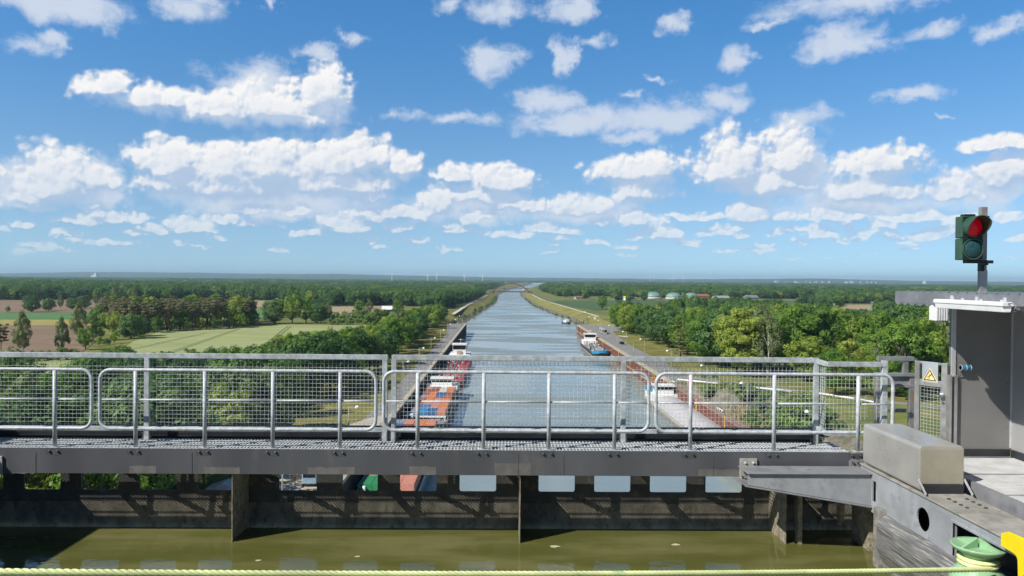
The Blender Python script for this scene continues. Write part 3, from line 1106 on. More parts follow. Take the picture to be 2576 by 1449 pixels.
# ---- tube handrails in front
YR = 11.27
ZT, ZM, ZBR = 40.625, 40.19, 39.765
SECT = [(-520, 235, [-500, -330, -70, 139], 'tube handrail section running out of the left edge of the picture'),
        (247, 950, [342, 516, 687, 856], 'tube handrail section between the left end piece and the gap above the barges'),
        (961, 1636, [1051, 1217, 1381, 1546], 'tube handrail section in front of the open water of the canal'),
        (1646, 2250, [1737, 1947, 2158], 'tube handrail section ending beside the stainless cover box on the right')]
for x0, x1, posts, lab in SECT:
    a, c = xat(x0, YR) + .025, xat(x1, YR) - .025
    hr = thing('handrail', 'galvanised ' + lab, 'handrail', ((a + c) / 2, YR, ZD), 0, 'tube handrails along the walkway')
    ox = (a + c) / 2

    def L(p):
        return (p[0] - ox, p[1] - YR, p[2] - ZD)
    R_ = .15
    path = []
    for cx, cz, a0 in ((c - R_, ZT - R_, 90), (c - R_, ZBR + R_, 0), (a + R_, ZBR + R_, -90), (a + R_, ZT - R_, 180)):
        for k in range(7):
            t = math.radians(a0 - 15 * k)
            path.append(L((cx + R_ * math.cos(t), YR, cz + R_ * math.sin(t))))
    mb = MB()
    mb.tube(path, .0255, 12, True)
    mb.build('loop_tube', GALV, hr)
    pxs_ = [xat(p, YR) for p in posts]
    for X in pxs_:
        mb = MB()
        mb.tube([L((X, YR - .01, ZD + .005)), L((X, YR - .01, ZT - .012))], .0285, 12)
        mb.box(X - ox - .07, X - ox + .07, -.055, .04, .001, .007)
        mb.build('post', GALV, hr)
    ends = [a + .02] + pxs_ + [c - .02]
    for p, q in zip(ends, ends[1:]):
        mb = MB()
        mb.tube([L((p, YR, ZM)), L((q, YR, ZM))], .0135, 8)
        mb.build('mid_rail', GALV, hr)

# ---- mesh fence behind the walkway
YF = 11.79


def mesh_panel(root, pa, pb, zl, zh, w_h=.061, skip=None):
    """wire mesh between two plan points"""
    pa, pb = Vector(pa), Vector(pb)
    d = pb - pa
    n = max(2, round(d.length / w_h))
    mb = MB()
    dz = zh - zl
    nv = round(dz / w_h)
    u = d.normalized()
    s_ = Vector((-u.y, u.x, 0)) * .0033
    for i in range(n + 1):
        p = pa + d * (i / n)
        p = p + s_ * (1 if i % 2 else -1)
        mb.tube([(p.x, p.y, zl), (p.x, p.y, zh - .02)], .0025, 4, smooth=False)
    for k in range(nv):
        z = zl + (k + .6) * w_h
        if z > zh - .03:
            continue
        e = s_ * (1 if k % 2 else -1)
        mb.tube([(pa.x + e.x, pa.y + e.y, z), (pb.x + e.x, pb.y + e.y, z)], .0025, 4, smooth=False)
    return mb.build('wire_mesh', WIRE, root, fix=False)


def fence(name, label, x0, x1, posts, z1=40.82, foot=True, lp=True, rp=True):
    a, c = xat(x0, YF, 1000), xat(x1, YF, 1000)
    f = thing(name, label, 'fence', ((a + c) / 2, YF, ZD), 0, 'wire mesh fence panels along the walkway', world=True)
    a, c = xat(x0, YF, 1000), xat(x1, YF, 1000)
    mb = MB()
    mb.box(a, c, YF - .025, YF + .025, z1 - .076, z1)
    mb.build('top_rail', GALV2, f, .004)
    mb = MB()
    mb.box(a, c, YF - .03, YF + .03, 39.635, 39.70)
    mb.build('bottom_rail', GALV2, f, .004)
    for px in posts:
        X = xat(px, YF, 1000)
        mb = MB()
        mb.box(X - .038, X + .038, YF - .028, YF + .028, ZD + .005 if foot else 39.6, z1 - .07)
        po = mb.build('post', GALV2, f, .004)
        if foot:
            for s_ in (-1, 1):
                mb = MB()
                mb.box(X + s_ * .041, X + s_ * .06, YF - .02, YF + .03, ZD + .01, ZD + .13)
                for z in (ZD + .03, ZD + .11):
                    mb.tube([(X + s_ * .06, YF - .005, z), (X + s_ * .075, YF - .005, z)], .011, 6)
                mb.build('foot_clamp', BOLT, po)
    mesh_panel(f, (a, YF + .035, 0), (c, YF + .035, 0), 39.66, z1 - .03)
    return f


fence('mesh_fence', 'galvanised wire mesh fence panel on the left half, in front of the near wood', -420, 975, (-180, 370, 968))
fence('mesh_fence', 'galvanised wire mesh fence panel on the right half, in front of the basin water', 985, 2058, (991, 1568, 2052))
# the short offset piece at the right end
f = thing('mesh_fence', 'short galvanised wire mesh fence piece bent towards the warning gate', 'fence', (5.2, 11.5, ZD), 0, 'wire mesh fence panels along the walkway', world=True)
A, B_, C_ = Vector((xat(2056, YF), YF, 0)), Vector((xat(2079, 11.42), 11.42, 0)), Vector((xat(2228, 11.42), 11.42, 0))
for zz, hh, nm in ((40.765, .072, 'top_rail'), (39.73, .07, 'bottom_rail')):
    mb = MB()
    mb.bar((A.x, A.y, zz), (B_.x, B_.y, zz), .05, hh)
    mb.bar((B_.x, B_.y, zz), (C_.x, C_.y, zz), .05, hh)
    mb.build(nm, GALV2, f, .004)
mb = MB()
mb.box(C_.x - .06, C_.x + .02, C_.y - .02, C_.y + .05, 39.5, 40.82)
mb.build('post', GALV2, f, .004)
mesh_panel(f, (A.x + .03, A.y, 0), (B_.x, B_.y + .03, 0), 39.76, 40.74, .05)
mesh_panel(f, (B_.x, B_.y + .03, 0), (C_.x, C_.y + .03, 0), 39.76, 40.74)

# ---- right trough girder and what stands on it
GT, GB = 39.36, 38.77


def girder(name, label, X, s, detail):
    """trough side girder; s = +1 widens to the right"""
    gr = thing(name, label, 'girder', (X, 9, GB))
    y0, y1 = -14.0, 11.02

    def loc(mb):
        mb.v = [(v[0] - X, v[1] - 9, v[2] - GB) for v in mb.v]
        return mb
    # face plate made round its openings: slot, round hole and bollard recess
    mb = MB()
    x0, x1 = (X, X + .02) if s > 0 else (X - .02, X)
    if detail:
        hy, hz_c, hr_ = 9.37, 39.075, .145
        sl = (10.565, 10.665, 38.93, 39.22)
        rc = (7.55, 8.74, 38.2, 39.24)
        mb.box(x0, x1, sl[1], y1, GB, GT)
        mb.box(x0, x1, sl[0], sl[1], GB, sl[2])
        mb.box(x0, x1, sl[0], sl[1], sl[3], GT)
        mb.box(x0, x1, hy + .2, sl[0], GB, GT)
        # square plate with a round hole
        n = 24
        ring, out = [], []
        for i in range(n):
            t = 2 * math.pi * i / n
            cy, cz = math.cos(t), math.sin(t)
            ring.append((hy + hr_ * cy, hz_c + hr_ * cz))
            k = 1 / max(abs(cy), abs(cz))
            oy, oz = cy * k, cz * k
            out.append((hy + .2 * oy, hz_c + (oz * (GT - hz_c) if oz > 0 else oz * (hz_c - GB))))
        for i in range(n):
            j = (i + 1) % n
            for xx, flip in ((x0, 1), (x1, 0)):
                q = [(xx, *ring[i]), (xx, *out[i]), (xx, *out[j]), (xx, *ring[j])]
                mb.quad(*(q if flip else q[::-1]))
            mb.quad((x0, *ring[i]), (x0, *ring[j]), (x1, *ring[j]), (x1, *ring[i]))
        mb.box(x0, x1, rc[1], hy - .2, GB, GT)
        mb.box(x0, x1, rc[0], rc[1], rc[3], GT)
        mb.box(x0, x1, y0, rc[0], GB, GT)
        # rim of the recess
        loc(mb).build('face_plate', LGREY, gr)
        mb = MB()
        mb.box(x0 - .012, x0 + .05, rc[1], rc[1] + .03, 38.3, rc[3] + .03)
        mb.box(x0 - .012, x0 + .05, rc[0], rc[1], rc[3], rc[3] + .03)
        loc(mb).build('recess_rim', LGREY, gr, .004)
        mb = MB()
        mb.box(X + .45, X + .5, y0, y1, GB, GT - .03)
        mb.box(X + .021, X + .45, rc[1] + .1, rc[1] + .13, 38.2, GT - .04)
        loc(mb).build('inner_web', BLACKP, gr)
    else:
        mb.box(x0, x1, y0, y1, GB, GT)
        loc(mb).build('face_plate', LGREY, gr)
    mb = MB()
    xa, xb = (X - .02, X + .56) if s > 0 else (X - .56, X + .02)
    mb.box(xa, xb, y0, y1, GT, GT + .022)
    loc(mb).build('top_flange', mat('girder top', (0.33, 0.315, 0.285), .6, .05, .2, 3, c2=(.22, .21, .19), amt=.4), gr, .003)
    mb = MB()
    if s > 0:
        mb.box(X + .021, xb, y0, y1, GB, GB + .02)
    else:
        mb.box(xa, X - .021, y0, y1, GB, GB + .02)
    loc(mb).build('bottom_flange', MGREY, gr)
    return gr


gr = girder('trough_girder', 'light grey trough girder on the right with a round hole and a dark recess', TX1, 1, True)
girder('trough_girder', 'light grey trough girder outside the left edge of the picture', TX0, -1, False)
for k in range(4):
    for X in (TX1 + .20, TX1 + .42):
        mb = MB()
        mb.lathe([(.022, 0), (.022, .012), (.012, .016), (0, .016)], (X - TX1, 9.17 - .12 * k - 9, GT + .022 - GB), 8, False)
        mb.build('flange_bolt', BOLT, gr)

# side wall of the trough below the girder, with its scratched fender
sw = thing('trough_wall', 'scratched dark fender boards on the trough wall under the right girder', 'wall', (TX1, 8, WZ))
mb = MB()
mb.prism([(0.0, 0.74), (-.10, .70), (-.14, .62), (-.14, .30), (-.05, .10), (-.02, -.6), (.16, -.6), (.16, .74)], 'y', -12, 2.25)
mb.build('fender', FEND, sw)
mb = MB()
mb.box(-.10, .16, 2.26, 2.42, -.6, .80)
mb.build('end_post', mat('fender post', (.26, .25, .23), .6, .1, .3, 8, c2=(.12, .115, .11), amt=.4), sw)
mb = MB()
mb.box(.10, .26, 2.95, 3.5, -.6, 1.05)
mb.box(.262, .46, 2.95, 3.5, -.6, 1.05)
mb.box(.17, .25, 2.43, 2.94, -.6, .81)
mb.build('corner_pillar', RUSTW, sw)
sw2 = thing('trough_wall', 'dark trough wall outside the left edge of the picture', 'wall', (TX0, 8, WZ))
mb = MB()
mb.box(-.2, 0, -22, 3.6, -.6, .81)
mb.build('fender', FEND, sw2)

# bracket arm
arm = thing('bracket_arm', 'grey boxed steel arm reaching from the right girder to the walkway', 'arm', (TX1, 10.9, 39.1))
a0 = xat(1894, 10.5, 1190)
mb = MB()
tp = 39.31
pl = [(a0, 39.135), (TX1 - .004, 38.85), (TX1 - .004, tp - .016), (a0, tp - .016)]
mb.prism([(q[0] - TX1, q[1] - 39.1) for q in pl], 'y', -.20, -.18)
mb.build('web_plate', LGREY, arm)
mb = MB()
mb.prism([(a0 - .02 - TX1, tp - .014 - 39.1), (-.004, tp - .014 - 39.1), (-.004, tp - 39.1), (a0 - .02 - TX1, tp - 39.1)], 'y', -.24, .20)
mb.build('top_plate', MGREY, arm, .003)
mb = MB()
mb.prism([(a0 - .05 - TX1, 39.12 - 39.1), (-.004, 38.83 - 39.1), (-.004, 38.845 - 39.1), (a0 - .05 - TX1, 39.135 - 39.1)], 'y', -.25, .2)
mb.prism([(q[0] - TX1 + .06, q[1] - 39.1) for q in pl[:1]] + [(q[0] - TX1 - .002, q[1] - 39.1) for q in pl[1:3]] + [(pl[3][0] - TX1 + .06, pl[3][1] - 39.1)], 'y', .17, .185)
mb.build('bottom_plate', MGREY, arm, .003)

# stainless cover box
bx = thing('cover_box', 'long stainless steel cover box standing on the right girder', 'box', (5.49, 10.18, GT + .022))
mb = MB()
mb.prism([(-.25, .0), (.26, .0), (.285, .03), (.285, .53), (.255, .565), (-.25, .565), (-.28, .53), (-.28, .03)], 'y', -.72, .76)
mb.v = [(v[0], v[1], v[2] + .02) for v in mb.v]
mb.build('box_shell', STAIN, bx, .012)
mb = MB()
mb.prism([(-.24, .0), (.25, .0), (.26, .10), (-.25, .10)], 'y', -.775, -.722)
mb.build('dark_gap', BLACKP, bx)
for X in (-.285, .29):
    mb = MB()
    mb.bar((X, -.72, .17), (X, -.90, .02), .006, .035)
    mb.build('stay', TRIMW, bx)
mb = MB()
mb.box(-.27, .275, -.735, -.722, .11, .55)
mb.build('end_panel', mat('box end sheet', (.40, .365, .28), .38, .3, .12, 3), bx, .006)

# pale green bollard in the recess
bo = thing('bollard', 'pale green mooring bollard with a flat ribbed head in the girder recess', 'bollard', (5.10, 8.08, 38.2))
mb = MB()
mb.lathe([(.235, -.2), (.235, .42), (.25, .50), (.275, .60), (.28, .66), (.25, .72), (.19, .78), (.155, .83), (.15, .88), (.17, .92), (.20, .945)], (0, 0, 0), 36)
mb.build('drum', CAPST, bo)
mb = MB()
mb.lathe([(.15, .93), (.235, .955), (.262, .985), (.268, 1.0), (.262, 1.012), (.24, 1.005), (.19, .99), (.12, .985), (0, .985)], (0, 0, 0), 36)
mb.build('head', CAPST, bo)
mb = MB()
for ang in (20, 110, 200, 290):
    t = math.radians(ang)
    d_ = Vector((math.cos(t), math.sin(t), 0))
    p0, p1 = d_ * .02, d_ * .25
    s_ = Vector((-d_.y, d_.x, 0)) * .011
    zb_, z_i, z_o = .986, 1.085, 1.005
    vs = [p0 - s_, p1 - s_, p1 + s_, p0 + s_]
    mb.add([(v.x, v.y, zb_) for v in vs] + [(vs[0].x, vs[0].y, z_i), (vs[1].x, vs[1].y, z_o), (vs[2].x, vs[2].y, z_o), (vs[3].x, vs[3].y, z_i)],
           [(0, 3, 2, 1), (4, 5, 6, 7), (0, 1, 5, 4), (1, 2, 6, 5), (2, 3, 7, 6), (3, 0, 4, 7)])
mb.build('head_rib', CAPST, bo)

# yellow frame
yf = thing('yellow_frame', 'bright yellow steel guard plate at the lower right corner', 'guard', (5.2, 7.9, 38.6))
p = [(2522, 1341), (2540, 1338), (2600, 1364), (2600, 1500), (2566, 1500), (2564, 1408), (2560, 1398), (2552, 1391), (2522, 1373)]
mb = MB()
pp = [PX(a, c, 5.15) for a, c in p]
mb.prism([(q.y - 7.9, q.z - 38.6) for q in pp], 'x', -.07, -.04)
mb.build('guard_plate', YELL, yf, .006)
for k in (1, 3):
    q = pp[k]
    mb = MB()
    mb.tube([(-.04, q.y - 7.9 - .12, q.z - 38.6 - .06 + .2 * (k > 1)), (.018, q.y - 7.9 - .12, q.z - 38.6 - .06 + .2 * (k > 1))], .03, 8)
    mb.build('guard_stud', BOLT, yf)

# grating deck right of the girder
dk = thing('grating_deck', 'bright steel grating deck in front of the grey cabin', 'deck', (6.6, 8.5, 39.45))
mb = MB()
y = -5.5
while y < 2.45:
    mb.box(-.62, 1.4, y, y + .044, .0, .03)
    y += .068
mb.build('grating', mat('bright grating', (.72, .72, .71), .5, .2, .12, 3), dk)
for k in range(9):
    mb = MB()
    y = -5.5 + k
    mb.box(-.62, 1.4, y - .008, y + .008, -.01, .036)
    mb.build('plank_joint', MGREY, dk)
mb = MB()
for k in range(8):
    X = -.6 + k * .28
    mb.box(X, X + .012, -5.5, 2.5, -.03, -.002)
mb.build('grating_bar', GALV2, dk)
mb = MB()
mb.box(-.68, -.635, -5.5, 2.5, -.14, .05)
mb.box(-.72, 1.45, -5.5, 2.52, -.22, -.14)
mb.build('deck_edge', MGREY, dk)

# ---- the grey cabin on the right and its mirror image beyond the left edge
CW, CR, CTOP = 6.53, 7.425, 41.70


def cabin(mx):
    """mx maps x; the right cabin is as seen, the left one is out of frame and shades the trough"""
    right = mx(1) > mx(0)
    c = thing('control_cabin', 'grey sheet clad cabin at the right edge under a flat roof' if right else 'grey sheet clad cabin beyond the left edge of the picture', 'cabin',
              (mx(CW), 11.05, 39.45), 0)
    ox = mx(CW)

    def bx_(mb, x0, x1, y0, y1, z0, z1):
        mb.box(mx(x0) - ox, mx(x1) - ox, y0 - 11.05, y1 - 11.05, z0 - 39.45, z1 - 39.45)
    mb = MB()
    bx_(mb, CW + .06, CR, 11.05, 11.13, 39.56, CTOP)
    bx_(mb, CW + .02, CW + .058, 11.06, 11.13, 39.5, CTOP)
    mb.build('wall', CABIN, c)
    mb = MB()
    bx_(mb, CR + .002, CR + 2.4, 5.0, 11.13, 39.56, CTOP)
    mb.build('side_wall', CABINL, c)
    mb = MB()
    bx_(mb, CW, CW + .06, 11.03, 11.049, 39.5, CTOP)
    bx_(mb, CR - .02, CR, 11.03, 11.049, 39.6, CTOP)
    mb.build('corner_trim', TRIMW, c)
    if right:
        for z in (39.9, 40.55, 41.2):
            for x_ in (CW + .10, CR - .07):
                mb = MB()
                mb.lathe([(.008, 11.049 - 11.05), (.008, 11.045 - 11.05), (0, 11.044 - 11.05)], (x_ - ox, 0, z - 39.45), 8, False, 'y')
                mb.build('screw', BOLT, c)
    mb = MB()
    bx_(mb, CW + .2, CR - .03, 11.01, 11.049, 39.47, 39.585)
    bx_(mb, CR - .03, CR, 5.0, 11.0, 39.47, 39.585)
    mb.build('skirting', BLACKP, c)
    # roof with a trapezoid sheet edge
    rf = MB()
    RX = 5.96
    bx_(rf, RX + .03, CR + 2.6, 5.2, 11.55, 41.845, 41.865)
    o = rf.build('roof', ROOFM, c)
    mb = MB()
    bx_(mb, RX, RX + .028, 5.2, 11.55, 41.70, 41.862)
    mb.build('fascia', ROOFM, o)
    mb = MB()
    y = 5.2
    low, up2 = [], []
    while y < 11.4:
        low += [(y - 11.05, 41.69 - 39.45), (y + .05 - 11.05, 41.665 - 39.45), (y + .10 - 11.05, 41.665 - 39.45), (y + .15 - 11.05, 41.69 - 39.45)]
        y += .2
    mb.prism(low + [(low[-1][0], 41.699 - 39.45), (low[0][0], 41.699 - 39.45)], 'x', mx(RX + .004) - ox, mx(RX + .02) - ox)
    mb.build('sheet_edge', ROOFM, o)
    for k in range(30 if right else 0):
        mb = MB()
        mb.lathe([(.016, 0), (.02, .012), (.008, .02), (0, .02)], (mx(RX + .02) - ox, 5.4 + k * .2 - 11.05, 41.866 - 39.45), 6, False)
        mb.build('roof_screw', ROOFM, o)
    mb = MB()
    bx_(mb, RX + .03, CR + 2.5, 5.3, 11.5, 41.702, 41.72)
    mb.build('soffit', mat('soffit', (.30, .30, .31), .6), o)
    return c


cab = cabin(lambda x: x)
cabin(lambda x: -1.85 * 2 - x)

# pale box hung under the eave corner
a, c = PY(2347, 806, 12.7), PY(2378, 757, 12.7)
hb = MB()
hb.box(-.0, c.x - a.x, 0, .22, 0, 41.74 - a.z)
o = hb.build('eave_box', WHITE, None, .004)
o.location = (a.x, 12.6, a.z)
tag(o, 'white ribbed box just behind the left corner of the cabin roof', 'box')
mb = MB()
for k in (.15, .8):
    X = (c.x - a.x) * k
    mb.bar((X, .11, 41.735 - a.z), (X + .9, -1.3, 41.735 - a.z), .03, .05)
mb.build('mount_arm', GALV2, o)
mb = MB()
for k in range(5):
    X = (c.x - a.x) * (k + .5) / 5
    mb.box(X - .006, X + .006, -.006, .0, .01, 41.70 - a.z - .01)
mb.build('panel_rib', TRIMW, o)

# strip light on the roof edge
sl = thing('strip_light', 'long white strip light fixed to the cabin roof edge', 'light', (5.88, 9.6, 41.66))
p0, p1 = PX(2360, 760, 5.88), PX(2536, 781, 5.88)
Lh = (p0.y - p1.y) / 2
sl.location = (5.88, (p0.y + p1.y) / 2, (p0.z + p1.z) / 2)
mb = MB()
mb.prism([(-.07, .02), (.07, .02), (.07, .055), (.05, .07), (-.05, .07), (-.07, .055)], 'y', -Lh, Lh)
mb.build('housing', WHITE, sl, .004)
mb = MB()
mb.prism([(-.062, .019), (.062, .019), (.045, -.05), (-.045, -.05)], 'y', -Lh + .02, Lh - .02)
mb.build('diffuser', LAMPW, sl, .006)
for k in range(3):
    mb = MB()
    y = -Lh * .75 + k * Lh * .75
    mb.box(.075, .083, y - .03, y + .03, .03, .12)
    mb.build('clip', GALV, sl)
mb = MB()
mb.tube([(.0, -Lh, .05), (.01, -Lh - .06, .06), (.03, -Lh - .12, .01), (.05, -Lh - .18, .0), (.07, -Lh - .22, .05)], .008, 6)
mb.tube([(.03, -Lh - .12, .02), (.05, -Lh - .4, .06)], .02, 8)
mb.build('cable', plain('grey cable', (.25, .25, .26)), sl)
mb = MB()
for y, zz in ((-.1, 0), (.28, 0), (.5, .01), (-.5, 0)):
    mb.box(5.945, 5.955, sl.location.y + y - .03, sl.location.y + y + .03, 41.74 + zz, 41.80 + zz)
mb.v = [(v[0] - CW, v[1] - 11.05, v[2] - 39.45) for v in mb.v]
mb.build('cable_clip', GALV, cab)

# beacon on the cabin wall
p = PY(2429, 925, 10.98)
be = thing('wall_beacon', 'small blue ribbed beacon lamp on the cabin wall', 'lamp', p)
mb = MB()
mb.lathe([(.036, -.075), (.04, -.07), (.04, .07), (.036, .075)], (0, 0, 0), 20, True, 'x')
mb.build('lens', BLUEG, be)
mb = MB()
for X in (-.07, 0, .066):
    mb.lathe([(.042, X - .005), (.044, X), (.042, X + .005)], (0, 0, 0), 20, False, 'x')
mb.build('ring', TRIMW, be)
mb = MB()
mb.box(-.03, .03, .035, .07, -.03, .03)
mb.tube([(-.02, .02, -.03), (-.03, .03, -.09), (-.06, .05, -.13), (-.07, .06, -.17)], .007, 6)
mb.build('mount', BOLT, be)

# signal on the roof
pp = PY(2470, 727, 9.95)
sg = thing('traffic_light', 'dark green traffic light with its red lamp lit, on a pole above the cabin', 'traffic light', (pp.x, 9.95, 41.866))
top = PY(2470, 521, 9.95).z - 41.866
mb = MB()
mb.box(-.044, .044, -.03, .03, 0, top)
mb.build('pole', POLE, sg, .006)
mb = MB()
mb.box(-.042, .05, -.034, -.031, .0, .30)
mb.box(-.05, .05, -.05, .05, -.0, .012)
mb.build('pole_cover', STAIN2, sg)
hx0, hx1 = PY(2418, 600, 9.72).x - pp.x, PY(2473, 600, 9.72).x - pp.x
hz0, hz1 = PY(2440, 654, 9.72).z - 41.866, PY(2440, 544, 9.72).z - 41.866
hm_ = (hz0 + hz1) / 2
mb = MB()
for z0, z1 in ((hz0, hm_ - .003), (hm_ + .003, hz1)):
    mb.box(hx0, hx1, -.24, -.09, z0, z1)
hs = mb.build('housing', SIGG, sg, .012)
mb = MB()
mb.box(hx0 + .015, hx1 - .015, -.245, -.241, hz0 + .01, hz1 - .01)
mb.build('face_panel', SIGD, hs)
mb = MB()
mb.box(-.05, .03, -.09, .03, hz1 - .02, hz1 + .02)
mb.box(hx0 + .06, hx0 + .20, -.20, -.1, hz1, hz1 + .03)
mb.box(-.045, .02, -.1, .03, hz0 - .06, hz0 - .03)
mb.box(hx0 + .1, .02, -.2, -.1, hz0 - .04, hz0)
mb.box(-.045, -.0, -.05, .03, hz0 - .14, hz0 - .05)
mb.build('bracket', SIGD, sg, .004)
cxm = (hx0 + hx1) / 2
rl = bpy.data.materials.new('red lamp')
rl.use_nodes = True
pb = rl.node_tree.nodes['Principled BSDF']
pb.inputs['Base Color'].default_value = (.24, .003, .010, 1)
pb.inputs['Roughness'].default_value = .25
pb.inputs['Emission Color'].default_value = (.9, .004, .015, 1)
pb.inputs['Emission Strength'].default_value = .15
for zc, m_, nm in (((hm_ + hz1) / 2, rl, 'red_lens'), ((hz0 + hm_) / 2, mat('unlit green lens', (.02, .07, .075), .25, 0, .2, 20), 'green_lens')):
    mb = MB()
    mb.lathe([(.118, -.246), (.105, -.258), (.075, -.272), (.04, -.280), (0, -.283)], (cxm, 0, zc), 28, True, 'y')
    mb.build(nm, m_, hs)
    mb = MB()
    mb.lathe([(.134, -.246), (.134, -.262), (.120, -.262), (.120, -.246)], (cxm, 0, zc), 28, False, 'y')
    mb.build('lens_ring', SIGG, hs)
# visor hood of the upper lamp, open below
zc = (hm_ + hz1) / 2
mb = MB()
n = 26
a0_, a1_ = -62, 242
ring = []
for rad in (.138, .130):
    for yy in (0, 1):
        ring.append([(rad, math.radians(a0_ + (a1_ - a0_) * i / n), yy) for i in range(n + 1)])


def vp(r, t, yy):
    dep = .19 * (0.22 + .78 * min(1, max(0, (math.sin(t) + .88) / 1.3)))
    return (cxm + r * math.cos(t), -.247 - (dep if yy else 0), zc + r * math.sin(t))


o0, o1, i0, i1 = [[vp(*q) for q in rg] for rg in ring]
for i in range(n):
    mb.quad(o0[i], o0[i + 1], o1[i + 1], o1[i])
    mb.quad(i0[i], i1[i], i1[i + 1], i0[i + 1])
    mb.quad(o1[i], o1[i + 1], i1[i + 1], i1[i])
mb.build('visor', SIGG, hs)

# ---- warning gate, its frame and jamb
ga, gb_ = Vector((xat(2303, 11.5, 905), 11.5, 0)), Vector((xat(2385, 11.08, 905), 11.08, 0))
d_ = gb_ - ga
Lg = d_.length
gt = thing('wicket_gate', 'narrow stainless wicket gate with wire mesh and a warning sign', 'gate', (ga.x, ga.y, ZD), math.atan2(d_.y, d_.x))
H_ = 1.33
mb = MB()
mb.box(0, .075, -.02, .02, .05, H_)
mb.box(Lg - .085, Lg, -.02, .02, .05, H_ - .0)
mb.box(.076, Lg - .086, -.02, .02, H_ - .035, H_ - .001)
mb.box(.076, Lg - .086, -.02, .02, H_ - .36, H_ - .27)
mb.box(.076, Lg - .086, -.02, .02, .06, .12)
mb.build('gate_frame', STAIN2, gt, .003)
mesh_panel(gt, (.09, 0, 0), (Lg - .10, 0, 0), .12, H_ - .34, .05)
mb = MB()
mb.box(.12, Lg - .13, -.024, -.021, H_ - .31, H_ + .004)
sgn = mb.build('sign_plate', mat('sign aluminium', (.50, .54, .57), .35, .4, .05, 4), gt)
cxs, czs, q = (.12 + Lg - .13) / 2, H_ - .24, .088


def tri(k):
    return [(cxs - 1.0 * k, czs - .0 - .02 * k / q + .0), (cxs + 1.0 * k, czs - .02 * k / q), (cxs, czs + 1.75 * k - .02 * k / q)]


def tri_at(k, off):
    base = czs - .03
    h_ = 1.732
    cz_ = base + h_ * q / 3
    return [(cxs - k, cz_ - h_ * k / 3), (cxs + k, cz_ - h_ * k / 3), (cxs, cz_ + 2 * h_ * k / 3)], off


for k, off, col_, nm in ((q * 1.28, -.026, mat('sign yellow', (.80, .62, .28), .4), 'sign_border'), (q * 1.10, -.028, mat('sign black', (.02, .02, .02), .5), 'sign_triangle'), (q * .84, -.030, mat('sign yellow', (.80, .62, .28)), 'sign_field')):
    t_, off = tri_at(k, off)
    mb = MB()
    mb.prism(t_, 'y', off, off + .0012)
    mb.build(nm, col_, sgn)
mb = MB()
cz_ = czs - .03 + 1.732 * q / 3


def stroke(a, c, wd):
    mb.bar((cxs + a[0], -.0315, cz_ + a[1]), (cxs + c[0], -.0315, cz_ + c[1]), wd, .001, (0, 1, 0))


stroke((-.012, .002), (.016, .030), .012)
stroke((-.012, .002), (-.040, -.004), .008)
stroke((-.012, .002), (-.006, -.022), .008)
stroke((.010, .024), (-.008, .034), .006)
stroke((.014, .022), (.034, .010), .006)
stroke((-.040, -.032), (.0, -.032), .006)
mb.lathe([(.009, -.032), (.009, -.0312), (0, -.0311)], (cxs + .024, 0, cz_ + .040), 12, False, 'y')
mb.build('sign_figure', mat('sign black', (.02, .02, .02)), sgn)
mb = MB()
mb.lathe([(.018, -.02), (.018, -.05), (.034, -.06), (.036, -.08), (.024, -.095), (0, -.098)], (Lg - .05, 0, H_ - .46), 16, True, 'y')
mb.lathe([(.022, -.02), (.022, -.026), (0, -.026)], (Lg - .045, 0, H_ - .58), 14, False, 'y')
mb.build('door_knob', mat('knob steel', (.62, .62, .62), .22, .9, .05), gt)
mb = MB()
for k in range(6):
    mb.tube([(-.03 + .012 * math.cos(t / 2), .012 * math.sin(t / 2), H_ - .62 + .02 * k + .0017 * t) for t in range(12)], .004, 5)
mb.build('hinge_spring', mat('rusty spring', (.36, .12, .04), .7), gt)

jb = thing('gate_jamb', 'upright stainless profile between the wicket gate and the cabin', 'post', (xat(2396, 11.02, 1000), 11.02, ZD))
mb = MB()
mb.box(-.06, -.025, -.03, .05, 0, 1.17)
mb.box(.012, .055, -.03, .05, 0, 1.17)
mb.box(-.024, .011, .02, .045, 0, 1.165)
mb.build('profile', STAIN2, jb)
mb = MB()
mb.box(-.022, .010, -.025, .015, .0, 1.15)
mb.build('rubber_strip', BLACKP, jb)

fr = thing('steel_frame', 'angular grey steel stop frame between the mesh fence and the wicket gate', 'frame', (xat(2240, 11.7, 1000), 11.7, ZD))
ox = fr.location.x


def fx(px, Y=11.7):
    return xat(px, Y, 1000) - ox


def fz(py, px=2240, Y=11.7):
    return PY(px, py, Y).z - ZD


mb = MB()
mb.box(fx(2214), fx(2227), -.03, .03, 0, fz(899))
mb.box(fx(2206), fx(2215), .04, .10, 0, fz(938))
mb.box(fx(2286), fx(2299), -.03, .03, 0, fz(940))
mb.box(fx(2270), fx(2282), -.03, .03, fz(946), fz(907))
mb.build('upright', STAIN2, fr, .003)
mb = MB()
mb.box(fx(2206), fx(2296), -.04, .04, fz(907), fz(897))
mb.box(fx(2226), fx(2297), -.035, .035, fz(974), fz(967))
mb.box(fx(2226), fx(2297), -.05, .05, fz(946), fz(938))
mb.box(fx(2226), fx(2297), .0, .01, fz(967), fz(946))
mb.box(fx(2226), fx(2290), -.02, .02, fz(1037), fz(1028))
mb.build('cross_bar', MGREY, fr, .003)

